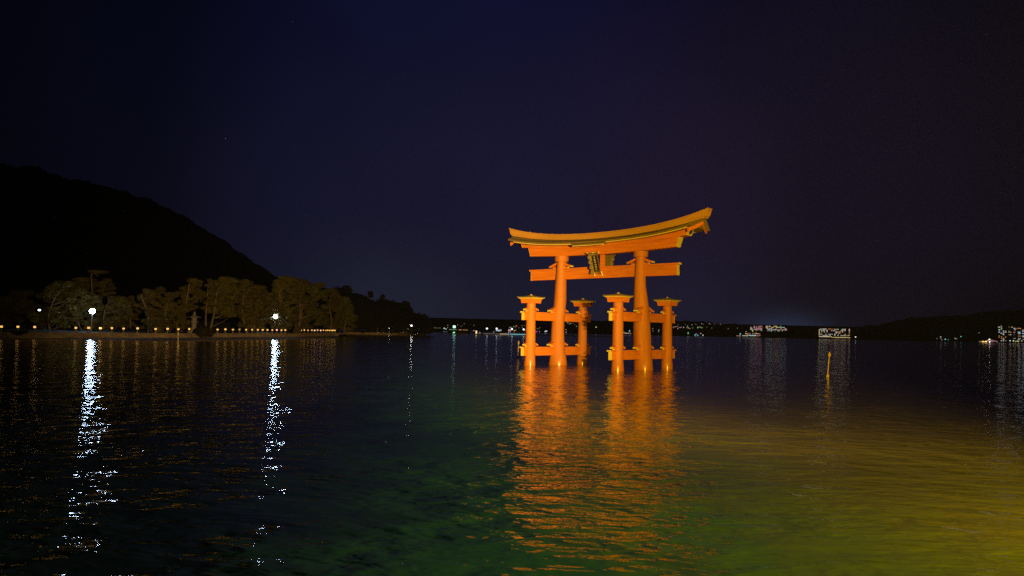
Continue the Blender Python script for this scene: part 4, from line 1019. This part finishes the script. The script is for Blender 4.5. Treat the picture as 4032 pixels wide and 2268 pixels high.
LC = [(860, 455, 'w', .25, 100), (985, 455, 'green', .8), (1030, 458, 'o', .7), (1090, 455, 'warm', 2.4, 45), (1135, 460, 'pink', 1.3), (1180, 465, 'o', 1), (1215, 470, 'o', .4), (790, 475, 'o', 1.6, 36), (795, 505, 'o', 2, 30), (855, 517, 'c', 6, 45), (908, 519, 'c', 6, 42), (960, 519, 'c', 6, 42), (1013, 521, 'c', 6, 42), (1068, 521, 'w', 8, 52), (1180, 517, 'pink', .45, 120), (650, 533, 'c', 2.6, 45), (705, 536, 'c', 5, 55), (760, 538, 'mint', 5, 55), (800, 545, 'mint', 3, 40), (930, 550, 'warm', .5, 90), (1020, 552, 'warm', .5, 70), (1180, 565, 'violet', 2.4, 60), (1130, 550, 'o', .6, 50), (1040, 592, 'c', .5, 70)]
building('waterfront_complex', 2924, 2998, 1308, 1330, 1530, 14, 'low waterfront complex with a string of dazzling white lights below the hotels', W1(8.587, 2850, 1260, LC, 4, 3.4), cat='building', base=1)
# grey tower seen between the left pillars
building('tower_block', 2254, 2269, 1268, 1291, 1700, 12, 'pale grey tower block seen between main and rear left pillar', [(2256, 2258, 1272, 1274, 'warm', .35), (2262, 2264, 1278, 1280, 'warm', .3)], wall='concrete', base=5)
building('apartment_block', 2226, 2250, 1268, 1286, 1720, 12, 'dark block with a few lit windows beside the grey tower', [(2232, 2236, 1269.5, 1272, 'warm', 1.2), (2237, 2239.5, 1269, 1271, 'pink', .8), (2243, 2246, 1272, 1274.5, 'pink', 1.2), (2247, 2251 - 1.2, 1272, 1274.5, 'green', 1.4), (2240, 2243, 1275, 1277, 'warm', .7)], base=8)
# apartment towers at the right edge (zoom 6.743, origin 3650,1260)
T1 = [(1915, 188, 'c', 2.4, 50), (1972, 188, 'y', 1.6), (1972, 156, 'y', .5), (1980, 220, 'g', 2, 36), (1918, 255, 'c', 2, 40), (1972, 255, 'y', .9), (1920, 290, 'c', .7), (1918, 322, 'c', 1.8, 36), (1977, 353, 'c', 2, 42), (1918, 416, 'o', .7), (1915, 453, 'o', 1.8), (1980, 450, 'o', 1.6), (1980, 486, 'o', 1.4), (1980, 552, 'c', 1.4, 36)]
T2 = [(2030, 287, 'w', 1.2), (2037, 320, 'c', 1, 36), (2035, 353, 'c', 1.2), (2030, 387, 'c', 2.8, 36), (2033, 486, 'w', .9), (2033, 518, 'w', 1.8, 36), (2033, 552, 'w', 1.2), (2088, 290, 'w', .4), (2090, 320, 'w', 1.4, 40), (2086, 453, 'o', 1.8), (2088, 552, 'w', .5)]
T3 = [(2178, 188, 'w', .2), (2178, 322, 'w', 1), (2222, 325, 'w', .8), (2178, 290, 'w', .25), (2178, 390, 'o', .9), (2222, 390, 'w', 2), (2255, 190, 'o', 2.6, 40)]
T4 = [(2318, 222, 'c', 1.4, 50), (2366, 227, 'pink', 1), (2335, 258, 'c', 1.3, 36), (2318, 325, 'o', 1.6, 40), (2425, 222, 'o', 1.6, 40), (2475, 224, 'o', 1.8, 36), (2445, 325, 'c', 2.2, 70), (2450, 360, 'c', 2, 60), (2435, 427, 'o', .8, 40), (2475, 427, 'o', .6), (2310, 490, 'w', .5), (2340, 490, 'w', .5), (2435, 492, 'c', 1.1), (2477, 492, 'w', .9), (2437, 525, 'c', 2, 42), (2318, 385, 'w', .15)]
T5 = [(2548, 262, 'w', .4, 40), (2555, 295, 'c', 2.6, 60), (2555, 358, 'c', 2.2, 60), (2555, 428, 'c', 2.6, 60), (2560, 462, 'w', .4, 40), (2560, 520, 'w', .5, 40)]
for px0, px1, yt, L, lab in ((3930, 3946, 1281, T1, 'leftmost apartment tower at the right edge, two columns of lit windows'), (3948.5, 3963, 1299, T2, 'shorter apartment tower second from the left at the right edge'), (3969, 3988, 1284, T3, 'mostly dark apartment tower in the middle of the right edge group'), (3991, 4021, 1288, T4, 'wide apartment tower with paired white and orange windows at the right edge'), (4024, 4044, 1294, T5, 'apartment tower cut off by the right edge of the view')):
    building('apartment_tower', px0, px1, yt, 1346, 1540, 14, lab, W1(6.743, 3650, 1260, L, 3.8, 3.2), cat='apartment tower', group='apartment towers at the right edge', base=1)
# ferry at the right
D_ = 1380
a, b = at(3849, 1344, D_), at(3928, 1344, D_); L_ = (b.x - a.x) / 2
o = empty('ferry', ((a.x + b.x) / 2, D_, 0), label='moored ferry with pale pinkish sloped bow and orange lit deck left of the towers', cat='ferry')
m = MB(); rings = []
for i in range(13):
    u = -1 + i / 6; w_ = 3.5 * (1 - .7 * max(0, u) ** 3); rings.append([(u * L_, -w_ * .7, -.5), (u * L_, -w_, 2.2), (u * L_, w_, 2.2), (u * L_, w_ * .7, -.5)])
m.loft(rings, 0, False); m.build('hull', M['steel'], o)
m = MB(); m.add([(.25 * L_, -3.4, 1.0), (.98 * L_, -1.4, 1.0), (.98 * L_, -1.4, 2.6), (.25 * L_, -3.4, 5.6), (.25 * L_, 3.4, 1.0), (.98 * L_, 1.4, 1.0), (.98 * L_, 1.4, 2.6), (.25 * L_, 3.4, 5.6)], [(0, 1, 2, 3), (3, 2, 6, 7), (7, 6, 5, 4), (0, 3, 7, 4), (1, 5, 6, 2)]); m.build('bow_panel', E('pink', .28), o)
m = MB(); m.box((-.2 * L_, -2, 2.2), (.15 * L_, 2, 5)); m.build('bridge', M['facade'], o)
m = MB(); m.tube([(-.12 * L_, 0, 5), (-.12 * L_, 0, 9)], .25, 6); m.build('mast', M['hull'], o)
for u0, u1, z0, z1, c, s in ((-.70, -.18, .9, 2.0, 'orange', 1.6), (-.65, -.5, 2.1, 2.7, 'yellow', 2), (-.38, -.2, 1.6, 2.8, 'yellow', 2.2), (-.2, .0, 3.2, 4.2, 'pink', .9), (.01, .1, 5.1, 6.6, 'white', 5), (.04, .12, .9, 2.1, 'white', 4.5), (-.98, -.72, .7, 2.7, 'warm', .16)):
    m = MB(); m.box((u0 * L_, -3.9, z0), (u1 * L_, -3.7, z1)); m.build('deck_light', E(c, s), o)


# ------------------------------------------------------------------ night air over the bay
def haze():
    m = bpy.data.materials.new('haze_air'); m.use_nodes = True; t = m.node_tree
    for n in list(t.nodes):
        if n.type == 'BSDF_PRINCIPLED': t.nodes.remove(n)
    v = N(t, 'ShaderNodeVolumePrincipled'); v.inputs['Color'].default_value = (.9, .9, .95, 1); v.inputs['Density'].default_value = HAZE
    t.links.new(v.outputs[0], [n for n in t.nodes if n.type == 'OUTPUT_MATERIAL'][0].inputs['Volume'])
    b = MB(); b.box((-9005, -62, -4), (9005, 6002, 520)); tag(b.build('haze', m), 'thin night haze hanging over the bay and far hills', 'haze', None, 'stuff')
HAZE = .00003
haze()
